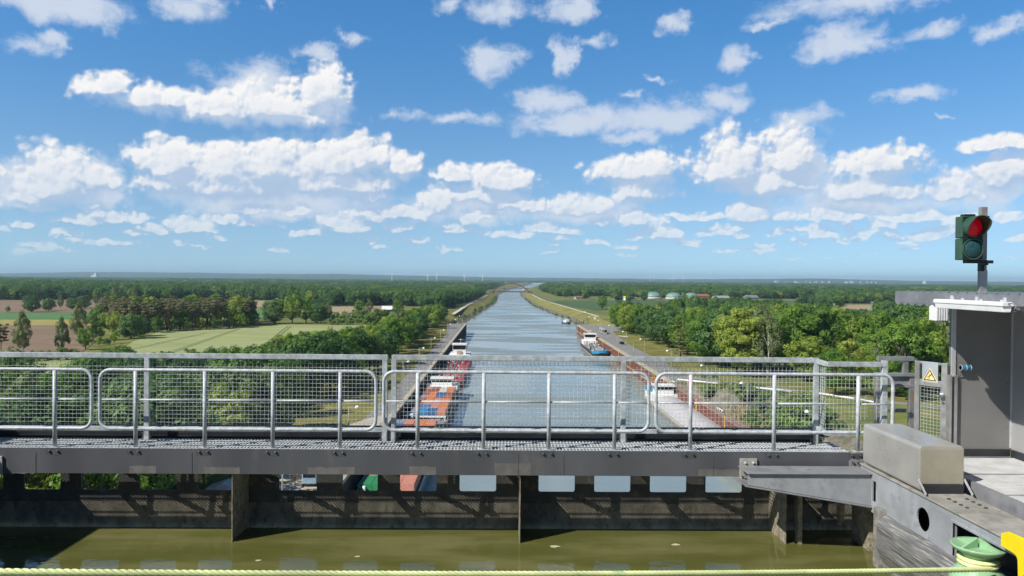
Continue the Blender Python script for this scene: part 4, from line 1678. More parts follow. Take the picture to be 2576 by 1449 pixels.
# ---- mooring rope from the left to the bollard
a, c = Vector((-5.2, 4.3, 40.36)), Vector((5.06, 7.80, 39.055))
pts = []
n = 1900
for i in range(n + 1):
    t = i / n
    q = a.lerp(c, t)
    q.z -= .085 * 4 * t * (1 - t) * .55
    pts.append(q)
dirv = (c - a).normalized()
sd = dirv.cross(Vector((0, 0, 1))).normalized()
up_ = sd.cross(dirv)
mb = MB()
nn = 20
vs = []
for i, q in enumerate(pts):
    for j in range(nn):
        t = 2 * math.pi * j / nn
        r_ = .0135 + .0135 * abs(math.cos(2.0 * t + math.pi * i * (c - a).length / n / .048)) ** 0.7
        vs.append(q + (sd * math.cos(t) + up_ * math.sin(t)) * r_)
fs = [(i * nn + j, i * nn + (j + 1) % nn, (i + 1) * nn + (j + 1) % nn, (i + 1) * nn + j) for i in range(n) for j in range(nn)]
mb.add(vs, fs, True)
rp = mb.build('mooring_rope', ROPE)
tag(rp, 'pale green twisted mooring rope stretched across the bottom of the picture', 'rope')
mb = MB()
for k, r_ in ((0, .185), (1, .185)):
    mb.lathe([(.155, .80 + .045 * k), (.185, .80 + .045 * k), (.205, .82 + .045 * k), (.185, .842 + .045 * k), (.155, .842 + .045 * k)], (5.10, 8.08, 38.2), 28)
mb.build('rope_turn', ROPE, rp)

# leaves and scraps drifting in the trough
R = random.Random(8)
for k, (px, py, lab) in enumerate(((650, 1410, 'pale scrap floating on the trough water left of the middle rib'), (1395, 1375, 'small pale leaf floating right of the middle rib'), (103, 1416, 'white scrap floating at the left end of the trough water'), (1700, 1370, 'small leaf floating below the right half of the gate'), (900, 1400, 'pale leaf floating between the two ribs'))):
    p = G(px, py, WZ + .004)
    mb = MB()
    a = R.uniform(.02, .045)
    pts = [(a * (1 + .4 * math.sin(3 * t + k)) * math.cos(t) * 1.6, a * math.sin(t), .002 * math.sin(5 * t)) for t in [2 * math.pi * i / 9 for i in range(9)]]
    mb.prism([(q[0], q[1]) for q in pts], 'z', 0, .003)
    o = mb.build('floating_scrap', plain('dry leaf', (.50, .46, .32), .8))
    o.location = p
    tag(o, lab, 'scrap', 'scraps floating in the trough')

# ================================================================== quay walls, lamps, vehicles
def pile_wall(mb, x, y0, y1, z0, z1, face, pitch=1.2, dep=.35, axis='y'):
    """trapezoid sheet piling; face = +1 / -1 is the side the troughs point to"""
    n = max(1, int(abs(y1 - y0) / pitch))
    p = (y1 - y0) / n
    prof = []
    for i in range(n):
        a = y0 + p * i
        prof += [(0, a), (0, a + p * .3), (-face * dep, a + p * .5), (-face * dep, a + p * .8)]
    prof.append((0, y1))
    for (d0, a), (d1, c) in zip(prof, prof[1:]):
        if axis == 'y':
            mb.quad((x + d0, a, z0), (x + d1, c, z0), (x + d1, c, z1), (x + d0, a, z1))
        else:
            mb.quad((a, x + d0, z0), (c, x + d1, z0), (c, x + d1, z1), (a, x + d0, z1))


def ladder(mb, x, y, sx, z0=.8, z1=6.9):
    for k in (-.28, .28):
        mb.box(x, x + sx * .14, y + k - .09, y + k + .09, z0, z1)
    for j in range(10):
        z = z0 + .3 + j * .6
        mb.box(x + sx * .05, x + sx * .1, y - .2, y + .2, z, z + .06)


wl = thing('quay_wall', 'shaded sheet pile quay wall behind the moored container barges', 'quay wall', (QL, 300, 0), world=True)
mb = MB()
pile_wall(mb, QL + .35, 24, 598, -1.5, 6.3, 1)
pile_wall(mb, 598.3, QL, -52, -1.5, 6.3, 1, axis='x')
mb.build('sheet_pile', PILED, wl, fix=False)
mb = MB()
mb.box(QL - 1.1, QL + .42, 24, 598.5, 6.3, 6.95)
mb.box(-52, QL - 1.1, 597.4, 598.5, 6.3, 6.95)
mb.build('coping', CONC, wl)
for y in (170, 215, 262, 310, 355, 402, 448, 495, 540, 585):
    mb = MB()
    ladder(mb, QL + .42, y, 1)
    mb.build('ladder', PCAP, wl)

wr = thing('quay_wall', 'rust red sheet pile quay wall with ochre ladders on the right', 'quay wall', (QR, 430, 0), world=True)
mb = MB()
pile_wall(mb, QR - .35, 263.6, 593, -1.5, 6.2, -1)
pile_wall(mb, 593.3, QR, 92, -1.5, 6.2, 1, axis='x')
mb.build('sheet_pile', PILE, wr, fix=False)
mb = MB()
mb.box(QR - .42, QR + 1.2, 263.6, 593.5, 6.2, 6.95)
mb.box(QR + 1.2, 92, 592.2, 593.5, 6.2, 6.95)
mb.build('coping', CONC, wr)
mb = MB()
mb.box(QR - .50, QR - .37, 263.6, 593, 1.9, 2.35)
mb.build('waler_beam', CONC, wr)
for y in (585, 560, 535, 508, 480, 440, 379, 345, 316, 290, 267):
    mb = MB()
    ladder(mb, QR - .5, y, -1)
    mb.build('ladder', OCHRE, wr)

wf_ = thing('quay_wall', 'free standing rusty pile wall with narrow walkway, nearest the lift', 'quay wall', (QR, 170, 0), world=True)
mb = MB()
pile_wall(mb, QR - .35, 60, 262.8, -1.5, 6.0, -1)
pile_wall(mb, QR + 1.5, 60, 262.8, -1.5, 6.0, 1)
pile_wall(mb, 262.9, QR + 1.5, 74, -1.5, 6.0, -1, axis='x')
mb.build('sheet_pile', PILE, wf_, fix=False)
mb = MB()
mb.box(QR - .42, QR + 1.75, 60, 263.4, 6.0, 6.35)
mb.box(QR + 1.76, 74, 262.2, 263.4, 6.0, 6.5)
mb.build('walkway_cap', PCAP, wf_)
for y in (227, 198, 172, 150):
    mb = MB()
    ladder(mb, QR - .5, y, -1)
    mb.build('ladder', OCHRE, wf_)
mb = MB()
for y0, y1 in ((205, 211), (166, 172), (262, 266)):
    mb.tube([(QR + .9, y0, 7.1), (QR + .9, y1, 7.1)], .13, 8)
    for y in (y0 + 1, (y0 + y1) / 2, y1 - 1):
        mb.tube([(QR + .9, y, 6.35), (QR + .9, y, 7.1)], .1, 6)
mb.build('white_rail', WHITE, wf_)
# small piled corner farther right in the inlet
a, c = G(1903, 1000, 6.2), G(1990, 1005, 6.2)
pw = thing('quay_wall', 'short dark pile wall in the reeds of the inlet', 'quay wall', (a.x, a.y, 0), world=True)
mb = MB()
pile_wall(mb, a.y, a.x, c.x + 4, 2.0, 6.7, -1, 1.3, .4, axis='x')
mb.build('sheet_pile', PILE, pw, fix=False)
mb = MB()
mb.box(a.x, c.x + 4, a.y - .1, a.y + 1.0, 6.7, 7.0)
mb.build('coping', PCAP, pw)

# white pipe rails along the access road
for i, (pq, lab) in enumerate(((((1705, 960), (1815, 971)), 'at the corner of the pile wall'), (((1894, 980), (1992, 990.5)), 'above the short pile wall'), (((2040, 993), (2098, 1001)), 'in front of the roadside trees'),
                               (((2100, 1002), (2150, 1009)), 'behind the bent fence piece'), (((2165, 1012), (2226, 1023)), 'left of the steel stop frame'), (((2378, 1035), (2430, 1046)), 'seen through the wicket gate'))):
    a, c = G(*pq[0], GZ), G(*pq[1], GZ)
    r_ = thing('guard_rail', 'white pipe guard rail beside the access road, ' + lab, 'guard rail', (a.x, a.y, GZ), 0, 'white pipe rails along the access road', world=True)
    mb = MB()
    mb.tube([(a.x, a.y, GZ + .75), (c.x, c.y, GZ + .75)], .30, 8)
    mb.build('pipe', WHITE, r_)
    for k in range(4):
        t = .06 + .88 * k / 3
        p = a.lerp(c, t)
        mb = MB()
        mb.tube([(p.x, p.y, GZ), (p.x, p.y, GZ + .7)], .12, 6)
        mb.build('post', GALV, r_)


# lamps
def make_lamp(sx):
    t = thing('street_lamp', None, 'street lamp')
    mb = MB()
    mb.tube([(0, 0, -7), (0, 0, 3.5), (0, 0, 8.0)], [.14, .11, .08], 8)
    mb.tube([(0, 0, 7.95), (sx * 1.6, 0, 8.05)], .06, 6)
    mb.box(-.18, .18, -.18, .18, 0, .5)
    mb.build('pole', plain('lamp pole', (.33, .33, .27), .6), t)
    mb = MB()
    mb.lathe([(.50, 7.78), (.52, 7.86), (.46, 8.06), (.34, 8.24), (.16, 8.36), (0, 8.38)], (sx * 1.75, 0, 0), 14)
    mb.build('lamp_head', WHITE, t)
    return t


lampL, lampR = make_lamp(1), make_lamp(-1)
yl = [113, 162, 204, 251, 300, 351, 405, 458, 507, 556]
where = ['next to the paved yard', 'beside the bow of the nearest barge', 'beside the containers', 'beside the red tanker barge', 'just above the fence rail', 'at the start of the open quay', 'halfway along the left quay', 'past the middle of the left quay', 'near the end of the left quay', 'last on the left quay']
for i, y in enumerate(yl):
    o = lampL if i == 0 else copy_tree(lampL)
    o.location = (-32.0, y, GZ)
    tag(o, 'street lamp with white dome on the left quay, ' + where[i], None, 'lamps along the left quay')
yr = [160, 204, 245, 296, 353, 404, 457, 508, 560]
where = ['standing in the inlet nearest the lift', 'in the reeds behind the pile wall', 'where the road bends away', 'just above the fence rail', 'beside the bow of the blue tanker', 'behind the black car', 'next to the parked bus', 'at the far end of the trees', 'on the far corner of the quay']
for i, y in enumerate(yr):
    o = lampR if i == 0 else copy_tree(lampR)
    o.location = (66.0, y, GZ)
    tag(o, 'street lamp with white dome on the right bank, ' + where[i], None, 'lamps along the right quay')
# thin plain poles on the quay edge
pp_ = None
for i, (x, y) in enumerate([(-28.4, 330), (-28.4, 385), (-28.4, 440), (-28.4, 500), (-28.4, 560), (60.4, 350), (60.4, 400), (60.4, 450), (60.4, 500), (60.4, 550), (60.4, 585)]):
    if pp_ is None:
        mb = MB()
        mb.tube([(0, 0, 0), (0, 0, 3.0), (0, 0, 6.0)], [.09, .08, .06], 6)
        mb.box(-.15, .15, -.15, .15, 0, .12)
        pp_ = mb.build('signal_pole', plain('thin pole', (.42, .41, .36)))
        tag(pp_, None, 'pole')
        o = pp_
    else:
        o = pp_.copy()
        put(o)
    o.location = (x, y, 6.95)
    tag(o, 'thin plain pole on the edge of the %s quay' % ('left' if x < 0 else 'right'), 'pole', 'poles along the %s quay edge' % ('left' if x < 0 else 'right'))

# bollards in yellow on the quay edge are too small to tell from their ladders

# bus
p = G(1521, 841, GZ)
bus = thing('bus', 'long dark grey coach parked on the right quay under the trees', 'bus', (p.x, p.y + 9, GZ), math.radians(2))
mb = MB()
mb.prism([(-1.27, .35), (1.27, .35), (1.27, 2.6), (1.18, 3.2), (1.0, 3.35), (-1.0, 3.35), (-1.18, 3.2), (-1.27, 2.6)], 'y', -8.5, 8.5)
mb.build('body', plain('bus paint', (.34, .38, .39), .3), bus, .08)
mb = MB()
for sx in (-1, 1):
    mb.box(sx * 1.262, sx * 1.285, -7.6, 8.0, 1.35, 2.5)
mb.build('side_windows', DKGLASS, bus)
mb = MB()
mb.box(-1.12, 1.12, -8.53, -8.49, 1.2, 2.75)
mb.build('windscreen', DKGLASS, bus)
mb = MB()
mb.box(-1.2, 1.2, -8.56, -8.49, .35, .75)
for sx in (-1, 1):
    mb.box(sx * .7, sx * 1.1, -8.55, -8.5, .85, 1.05)
mb.build('bumper', plain('silver trim', (.55, .56, .57), .35), bus)
mb = MB()
for y in (-3, 1.5, 5):
    mb.box(-.8, .8, y, y + 2.2, 3.35, 3.5)
mb.build('roof_unit', plain('roof unit', (.40, .42, .43)), bus, .05)
mb = MB()
mb.box(-1.30, -1.27, -2.5, -.9, .6, 2.5)
mb.box(-1.30, -1.27, 4.4, 5.6, .6, 2.5)
mb.build('yellow_panel', plain('bus yellow', (.65, .56, .10)), bus)
for y in (-5.6, 4.6, 6.0):
    for sx in (-1, 1):
        mb = MB()
        mb.lathe([(.5, -.15), (.5, .15), (.28, .16), (0, .16)], (sx * 1.15, y, .5), 14, False, 'x')
        mb.build('wheel', BLACKP, bus)

# black car
p = G(1564, 866, GZ)
car = thing('parked_car', 'small black car parked at the roadside on the right quay', 'car', (p.x, p.y, GZ), math.radians(6))
mb = MB()
mb.prism([(-2.1, .3), (2.1, .3), (2.1, .8), (1.9, .95), (1.4, 1.0), (.9, 1.42), (-1.3, 1.45), (-1.85, 1.0), (-2.1, .9)], 'x', -.88, .88)
mb.v = [(v[0], v[1], v[2]) for v in mb.v]
mb.build('body', plain('black car paint', (.012, .013, .015), .25), car, .06)
mb = MB()
for sx in (-1, 1):
    mb.prism([(-1.3, 1.0), (1.2, 1.0), (.8, 1.36), (-1.2, 1.38)], 'x', sx * .875, sx * .89)
mb.prism([(-.75, 1.0), (.75, 1.0), (.65, 1.36), (-.65, 1.36)], 'y', -1.86, -1.6)
mb.build('windows', DKGLASS, car)
for y in (-1.3, 1.3):
    for sx in (-1, 1):
        mb = MB()
        mb.lathe([(.32, -.1), (.32, .1), (.18, .11), (0, .11)], (sx * .8, y, .32), 12, False, 'x')
        mb.build('wheel', BLACKP, car)

# bins and small things on the right quay
for i, px in enumerate((1773, 1798)):
    p = G(px, 952, GZ)
    bn = thing('waste_bin', 'green waste container by the road bend, %s of the pair' % ('left' if i == 0 else 'right'), 'bin', (p.x, p.y, GZ), 0, 'green bins at the road bend')
    mb = MB()
    mb.prism([(-1.0, .2), (1.0, .2), (1.2, 1.7), (-1.2, 1.7)], 'y', -.6, .6)
    mb.build('tub', plain('bin green', (.03, .12, .06)), bn)
    mb = MB()
    mb.box(-1.25, 1.25, -.65, .65, 1.7, 1.85)
    mb.build('lid', plain('bin lid', (.04, .15, .08)), bn)
p = G(1722, 977, 6.35)
mb = MB()
mb.lathe([(.45, 0), (.5, .3), (.42, 1.2), (.25, 1.7), (0, 1.8)], (0, 0, 0), 12)
o = mb.build('lifebuoy_box', plain('lifebuoy red', (.62, .10, .12)))
o.location = (QR + 4.5, 258, 6.35)
tag(o, 'small red lifebuoy post on the pile wall', 'lifebuoy post')
mb = MB()
mb.bar((0, 0, 0), (4.5, -9, .2), .22, .25)
mb.box(-.3, .3, -.3, .3, -.3, .1)
o = mb.build('pipe_barrier', WHITE)
p = G(1556, 846, GZ)
o.location = (p.x, p.y, GZ + .3)
tag(o, 'pale pipe barrier lying on the verge behind the black car', 'barrier')
for px, py, lab in ((1471, 790, 'small white kilometre board on the bank grass'), (1496, 805, 'white board with a dark side at the foot of the dyke')):
    p = G(px, py, 5.0)
    mb = MB()
    mb.box(-.9, .9, -.06, .06, .6, 2.6)
    for sx in (-.7, .7):
        mb.box(sx - .06, sx + .06, .061, .18, -1.2, 2.4)
    o = mb.build('bank_sign', WHITE)
    o.location = (p.x, p.y, 5.0)
    tag(o, lab, 'sign')

# flag over the trees
p = G(1566, 800, GZ)
fl = thing('flag', 'yellow green and white flag above the quay trees', 'flag', (p.x, p.y, GZ))
mb = MB()
mb.tube([(0, 0, 0), (0, 0, 21)], .1, 6)
mb.build('flag_pole', POLE, fl)
mb = MB()
n = 8
for k, (z0, z1) in enumerate(((16.5, 18.5), (18.5, 20.6))):
    mb.m = k
    for i in range(n):
        x0, x1 = 3.2 * i / n, 3.2 * (i + 1) / n
        mb.quad((x0, .3 * math.sin(x0 * 2), z0 - .1 * x0), (x1, .3 * math.sin(x1 * 2), z0 - .1 * x1), (x1, .3 * math.sin(x1 * 2), z1 - .1 * x1), (x0, .3 * math.sin(x0 * 2), z1 - .1 * x0))
mb.build('cloth', [WHITE, plain('flag yellow', (.65, .66, .12))], fl, fix=False)


# ================================================================== barges and boats
def hull(mb, W_, L_, z0, z1, bow=10, sheer=.8, rake=1.5):
    """hull with its bow at y = 0 pointing to -y and its stern at y = L_; returns the deck outline"""
    def outline(k, zb, zs):
        pts = []
        n = 8
        for i in range(n + 1):
            t = i / n
            x = W_ / 2 * math.sin(t * math.pi / 2) ** .62
            y = bow * (1 - math.cos(t * math.pi / 2)) + k * (1 - t)
            pts.append((x, y, zb + (zs - zb) * t ** .7))
        pts.append((W_ / 2, L_ - 3, zs))
        pts.append((W_ / 2 - 1.4, L_, zs))
        return pts
    lo = outline(rake, z0, z0)
    hi = outline(0, z1 + sheer, z1)

    def full(h):
        return h + [(-x, y, z) for x, y, z in h[::-1]][:-1]
    lo, hi = full(lo), full(hi)
    n = len(lo)
    fs = [(i, (i + 1) % n, n + (i + 1) % n, n + i) for i in range(n)]
    mb.add(lo + hi, fs)
    return hi


def deck(mb, hi, dz=-.6):
    mb.poly([(x * .985, y + .12 if y < 2 else y - .1 if y > 20 else y, z + dz) for x, y, z in hi])


def rim(mb, hi, hgt=.35, th=.16):
    n = len(hi)
    for i in range(n):
        a, c = hi[i], hi[(i + 1) % n]
        mb.bar((a[0], a[1], a[2] + .0), (c[0], c[1], c[2] + .0), th, hgt)


def wheelhouse(root, W_, y0, y1, z, h, name='wheelhouse', glass=True, wall=WHITE, roofc=WHITE):
    mb = MB()
    mb.box(-W_ / 2, W_ / 2, y0, y1, z, z + h * .45)
    for X in (-W_ / 2, W_ / 2 - .15):
        for y in (y0, y1 - .15):
            mb.box(X, X + .15, y, y + .15, z + h * .45, z + h * .86)
    o = mb.build(name, wall, root)
    mb = MB()
    mb.box(-W_ / 2 + .1, W_ / 2 - .1, y0 + .1, y1 - .1, z + h * .45, z + h * .86)
    mb.build('window', DKGLASS, o)
    mb = MB()
    mb.box(-W_ / 2 - .5, W_ / 2 + .5, y0 - .6, y1 + .5, z + h * .86, z + h)
    mb.box(-.6, .9, y0 + .8, y0 + 1.6, z + h + .005, z + h + .25)
    mb.build('roof', roofc, o)
    mb = MB()
    mb.tube([(.4, y1 - .5, z + h), (.4, y1 - .5, z + h + 2.2)], .06, 6)
    mb.box(-.7, 1.5, y1 - .56, y1 - .44, z + h + 1.6, z + h + 1.75)
    mb.build('radar_mast', WHITE, o)
    return o


ORG = plain('container orange', (.62, .20, .05), .55)
BRN = plain('container brown', (.30, .105, .07), .6)
BLU = plain('container blue', (.05, .13, .30), .55)
LBL = plain('container light blue', (.06, .22, .42), .55)
GRY = plain('container grey', (.24, .29, .34), .55)
CRM = plain('container cream', (.60, .56, .48), .55)
GRN = plain('container green', (.03, .24, .09), .55)
SAL = plain('container salmon', (.55, .24, .17), .55)
HULLB = plain('hull black', (.03, .032, .035), .5)
HULLG = plain('hull grey green', (.20, .29, .25), .5)
HULLR = plain('hull red', (.52, .05, .05), .45)
HULLBL = plain('hull blue', (.03, .25, .48), .4)
DECKG = plain('deck grey', (.30, .30, .31), .7)
DECKR = plain('deck red', (.48, .07, .06), .6)
RUBB = plain('rubbing strake', (.42, .38, .31), .7)
CLUT = [plain('deck gear white', (.68, .68, .67)), plain('deck gear blue', (.04, .10, .30)), plain('deck gear red', (.45, .06, .05)), plain('deck gear black', (.03, .03, .03)), plain('deck gear grey', (.35, .36, .37)), plain('deck gear tan', (.45, .36, .22)), plain('deck gear teal', (.12, .36, .36))]


def box_container(x, y, z, col, lab, l=6.06, wd=2.44, h=2.6):
    mb = MB()
    c = .12
    mb.box(-wd / 2, wd / 2, 0, l, .08, h)
    n = 10
    for k in range(n):
        yy = .25 + (l - .5) * k / n
        mb.box(-wd / 2 + .1, wd / 2 - .1, yy, yy + (l - .5) / n * .55, h, h + .045)
    for sx in (-1, 1):
        for y_ in (0, l - c):
            mb.box(sx * (wd / 2 - c), sx * (wd / 2 + .012), y_ - .01, y_ + c + .01, 0, h + .05)
    o = mb.build('shipping_container', col)
    o.location = (x, y, z)
    tag(o, lab, 'container', 'containers on the moored barges')
    return o


def clutter(root, n, x0, x1, y0, y1, z, seed, cols, name='deck_gear', hmax=1.5):
    """single pieces of deck gear: vents, boxes, winches, short pipes"""
    r = random.Random(seed)
    for ci in cols:
        for _ in range(n):
            mb = MB()
            x, y = r.uniform(x0, x1), r.uniform(y0, y1)
            a, b_, h_ = r.uniform(.15, .8), r.uniform(.15, .9), r.uniform(.3, hmax)
            if r.random() < .4:
                mb.tube([(x, y, z), (x, y, z + h_)], r.uniform(.08, .3), 8)
            elif r.random() < .3:
                mb.tube([(x, y, z + .02), (x, y, z + h_), (x + r.uniform(-1, 1), y + r.uniform(1, 5), z + h_)], .1, 6)
            else:
                mb.box(x - a / 2, x + a / 2, y - b_ / 2, y + b_ / 2, z, z + h_)
            mb.build(name, CLUT[ci], root)


BW_ = 11.4
xb = QL + 1.2 + BW_ / 2
# --- container barge behind the fence
A = thing('container_barge', 'dark hulled container barge with a white wheelhouse, moored behind the fence on the left', 'barge', (xb, 202, 0))
mb = MB()
hi = hull(mb, BW_, 78, -.6, 2.6, 9, 1.6)
mb.build('hull', HULLB, A)
mb = MB()
deck(mb, hi)
mb.build('deck', DECKG, A, fix=False)
mb = MB()
rim(mb, hi)
mb.build('bulwark', plain('bulwark grey', (.50, .50, .50)), A)
mb = MB()
for sx in (-1, 1):
    mb.box(sx * 4.95, sx * 5.05, 12, 62, 2.0, 3.5)
mb.box(-5, 5, 11.9, 12.1, 2.0, 3.6)
mb.build('coaming', plain('coaming grey', (.22, .20, .21)), A)
mb = MB()
mb.box(-5.5, 5.5, 63, 75, 2.0, 4.4)
mb.box(-4.9, 4.9, 62.5, 63, 2.0, 3.9)
mb.build('deckhouse', WHITE, A)
mb = MB()
for k in range(6):
    mb.box(-4.6 + k * 1.6, -3.6 + k * 1.6, 62.44, 62.5, 3.0, 3.6)
mb.build('porthole', DKGLASS, A)
wheelhouse(A, 7.2, 66, 71, 4.4, 2.8)
mb = MB()
mb.box(-5.4, -3.4, 8.0, 10.2, 2.0, 4.6)
mb.box(-5.4, 5.4, 10.5, 11.6, 3.4, 3.75)
mb.box(-5.3, -5.0, 10.6, 11.5, 2, 3.4)
mb.box(5.0, 5.3, 10.6, 11.5, 2, 3.4)
mb.build('fore_house', WHITE, A)
mb = MB()
mb.box(-4.9, -4.2, 7.96, 8.0, 3.4, 4.2)
mb.build('fore_window', DKGLASS, A)
clutter(A, 9, -3, 3.5, 4, 9.5, 2.0, 5, (0, 2, 3, 4))
clutter(A, 8, -5, 5.2, 72, 77, 2.6, 6, (0, 1, 3, 4), hmax=2.2)
grid = [[SAL, BRN, CRM, ORG], [BRN, BRN, CRM, ORG], [BRN, ORG, BLU, BRN], [GRY, ORG, BLU, BRN], [BRN, ORG, SAL, ORG], [BRN, ORG, SAL, ORG], [BRN, LBL, SAL, ORG], [GRY, LBL, BLU, SAL]]
names = {ORG: 'orange', BRN: 'brown', BLU: 'dark blue', LBL: 'bright blue', GRY: 'grey', CRM: 'cream', GRN: 'green', SAL: 'salmon red'}
rown = ['first row from wheelhouse', 'second row from wheelhouse', 'third row from wheelhouse', 'fourth row from wheelhouse', 'fifth row from wheelhouse', 'sixth row from wheelhouse', 'second row from the bow', 'row next to the bow']
coln = ['quay side column', 'second from the quay', 'third from the quay', 'water side column']
for r in range(8):
    for c in range(4):
        col = grid[r][c]
        x = xb - 4.95 + 1.32 + c * 2.5 + (0 if c < 2 else -.12) + .03
        box_container(x - .1 + (.25 if c > 1 else 0), 202 + 62 - (r + 1) * 6.2, 2.15, col, '%s container, barge behind the fence, %s, %s' % (names[col], rown[r], coln[c]))

# --- nearest barge, seen through the gate openings
B = thing('container_barge', 'grey green container barge nearest the lift, seen through gate openings', 'barge', (xb - .2, 128, 0))
mb = MB()
hi = hull(mb, BW_, 72, -.6, 2.4, 8, 1.4)
mb.build('hull', HULLG, B)
mb = MB()
deck(mb, hi)
mb.build('deck', DECKG, B, fix=False)
mb = MB()
rim(mb, hi)
mb.build('bulwark', plain('bulwark pale', (.55, .60, .58)), B)
mb = MB()
mb.box(-5.1, 5.1, 4.5, 9.0, 1.8, 3.5)
mb.box(-4.5, 4.7, 9.01, 10.5, 1.8, 2.9)
mb.build('fore_house', WHITE, B, .06)
mb = MB()
for X in (-3.5, -1.2, 1.2, 3.4):
    mb.box(X - .35, X + .35, 4.44, 4.5, 2.6, 2.9)
mb.box(-.35, .45, 4.6, 7.2, 3.5, 3.75)
mb.box(2.0, 4.0, 5.8, 7.4, 3.5, 3.9)
mb.build('hatch', plain('hatch grey', (.40, .41, .43)), B)
mb = MB()
mb.tube([(-3.6, 9.7, 2.9), (-3.6, 9.7, 4.6)], .28, 10)
mb.tube([(.9, 6.5, 3.5), (.9, 6.5, 4.6)], .35, 10)
mb.build('vent', WHITE, B)
clutter(B, 5, -4, 4, 1.5, 4, 1.9, 15, (0, 3, 4))
mb = MB()
for sx in (-1, 1):
    mb.box(sx * 4.95, sx * 5.05, 11, 62, 1.8, 3.2)
mb.build('coaming', HULLG, B)
gridB = [[GRN, GRN, SAL, SAL], [SAL, ORG, ORG, ORG], [BRN, BLU, ORG, GRN], [BRN, SAL, BLU, BRN], [GRY, ORG, SAL, BRN], [GRY, BLU, SAL, ORG], [BRN, GRY, ORG, SAL], [GRY, GRY, SAL, SAL]]
rn = ['first row from foredeck', 'second row from foredeck', 'third row from foredeck', 'fourth row from foredeck', 'fourth row from stern', 'third row from stern', 'second row from stern', 'stern row']
for r in range(8):
    for c in range(4):
        col = gridB[r][c]
        x = xb - .2 - 4.95 + 1.32 + c * 2.5 + (.2 if c > 1 else 0) - .1
        if r < 2 or r > 5:
            box_container(x, 128 + 11.2 + r * 6.2 + (0.4 if r > 4 else 0), 1.95, col, '%s container, barge nearest the lift, %s, %s' % (names[col], rn[r], coln[c]))
            if r > 5:
                cb_ = (GRY, SAL, ORG, SAL)[c] if r == 7 else (BLU, BRN, SAL, ORG)[c]
                box_container(x, 128 + 11.2 + r * 6.2 + .4, 4.62, cb_, 'upper %s container, barge nearest the lift, %s, %s' % (names[cb_], ('stern but one', 'stern')[r - 6], coln[c]))
        else:
            o = box_container(x, 128 + 11.2 + r * 6.2, 1.95, col, '%s container, barge nearest the lift, %s, %s' % (names[col], rn[r], coln[c]))

# --- red tanker behind them
C_ = thing('tanker_barge', 'red tanker barge with a tall white wheelhouse, farthest of the three on the left', 'barge', (xb + .2, 288, 0))
mb = MB()
hi = hull(mb, BW_, 104, -.6, 2.4, 9, 1.2)
mb.build('hull', HULLR, C_)
mb = MB()
deck(mb, hi, -.25)
mb.build('deck', DECKR, C_, fix=False)
mb = MB()
mb.box(-3.6, 3.6, 14, 80, 2.1, 2.9)
mb.build('tank_trunk', DECKR, C_)
for k in range(3):
    mb = MB()
    mb.tube([(-1.2 + 1.2 * k, 12, 3.3), (-1.2 + 1.2 * k, 80, 3.3)], .16, 8)
    mb.build('deck_pipe', CLUT[4], C_)
mb = MB()
mb.box(-5.2, 5.2, 83, 100, 2.1, 5.0)
mb.build('deckhouse', WHITE, C_)
wheelhouse(C_, 6.4, 86, 91, 5.0, 5.2)
mb = MB()
mb.box(-1.2, 1.0, 85.3, 85.98, 5.2, 6.8)
mb.build('emblem_panel', plain('deck tan', (.45, .36, .22)), C_)
clutter(C_, 16, -4.6, 4.6, 6, 82, 2.9, 9, (0, 4, 3, 6, 2), hmax=2.0)
clutter(C_, 9, -5, 5, 2.5, 14, 2.4, 10, (0, 2, 3), hmax=2.2)
clutter(C_, 9, -5, 5, 74, 84, 2.6, 11, (0, 2, 3, 1), hmax=2.6)

# --- tanker with a blue bow on the right
xr = 53.7
D_ = thing('tanker_barge', 'tanker barge with a bright blue bow moored at the right quay', 'barge', (xr, 405, 0))
mb = MB()
hi = hull(mb, 9.4, 72, -.6, 3.0, 8.5, 1.1, 2.5)
mb.build('hull', HULLB, D_)
mb = MB()
deck(mb, hi, -.2)
mb.build('deck', DECKG, D_, fix=False)
mb = MB()
mid = len(hi)
for i in range(mid):
    a, c = hi[i], hi[(i + 1) % mid]
    if a[1] < 9 and c[1] < 9:
        mb.quad((a[0] * 1.012, a[1] - .06, a[2] - .9), (c[0] * 1.012, c[1] - .06, c[2] - .9), (c[0] * 1.012, c[1] - .06, c[2] + .5), (a[0] * 1.012, a[1] - .06, a[2] + .5))
mb.build('bow_bulwark', HULLBL, D_, fix=False)
mb = MB()
for sx in (-1, 1):
    mb.box(sx * 4.7, sx * 4.9, 9, 68, .5, .95)
mb.build('rubbing_strake', RUBB, D_)
mb = MB()
mb.bar((-1.2, .3, 1.4), (-.9, .9, .3), .5, .5)
mb.bar((.7, .3, 1.5), (.9, 1.0, .2), .3, .3)
mb.build('anchor', RUBB, D_)
mb = MB()
mb.box(-4.2, 4.2, 55, 68, 2.8, 5.2)
mb.build('deckhouse', WHITE, D_)
wheelhouse(D_, 6.6, 57, 62, 5.2, 4.2)
clutter(D_, 22, -4.3, 4.3, 6, 55, 2.8, 21, (0, 4, 1, 5, 6, 3), hmax=1.6)
clutter(D_, 8, -4.2, 4.2, 44, 57, 3.4, 22, (0, 5, 3), hmax=2.4)
mb = MB()
for k in range(3):
    mb.tube([(-1.5 + 1.5 * k, 8, 3.4), (-1.5 + 1.5 * k, 52, 3.4)], .15, 8)
mb.build('deck_pipe', CLUT[4], D_)
mb = MB()
mb.tube([(3.0, 1.8, 4.3), (5, -14, 6.8)], .08, 6)
o = mb.build('mooring_line', plain('hawser', (.45, .42, .33)))
o.location = (xr, 405, 0)
tag(o, 'mooring line from the blue bow to the right quay', 'rope')

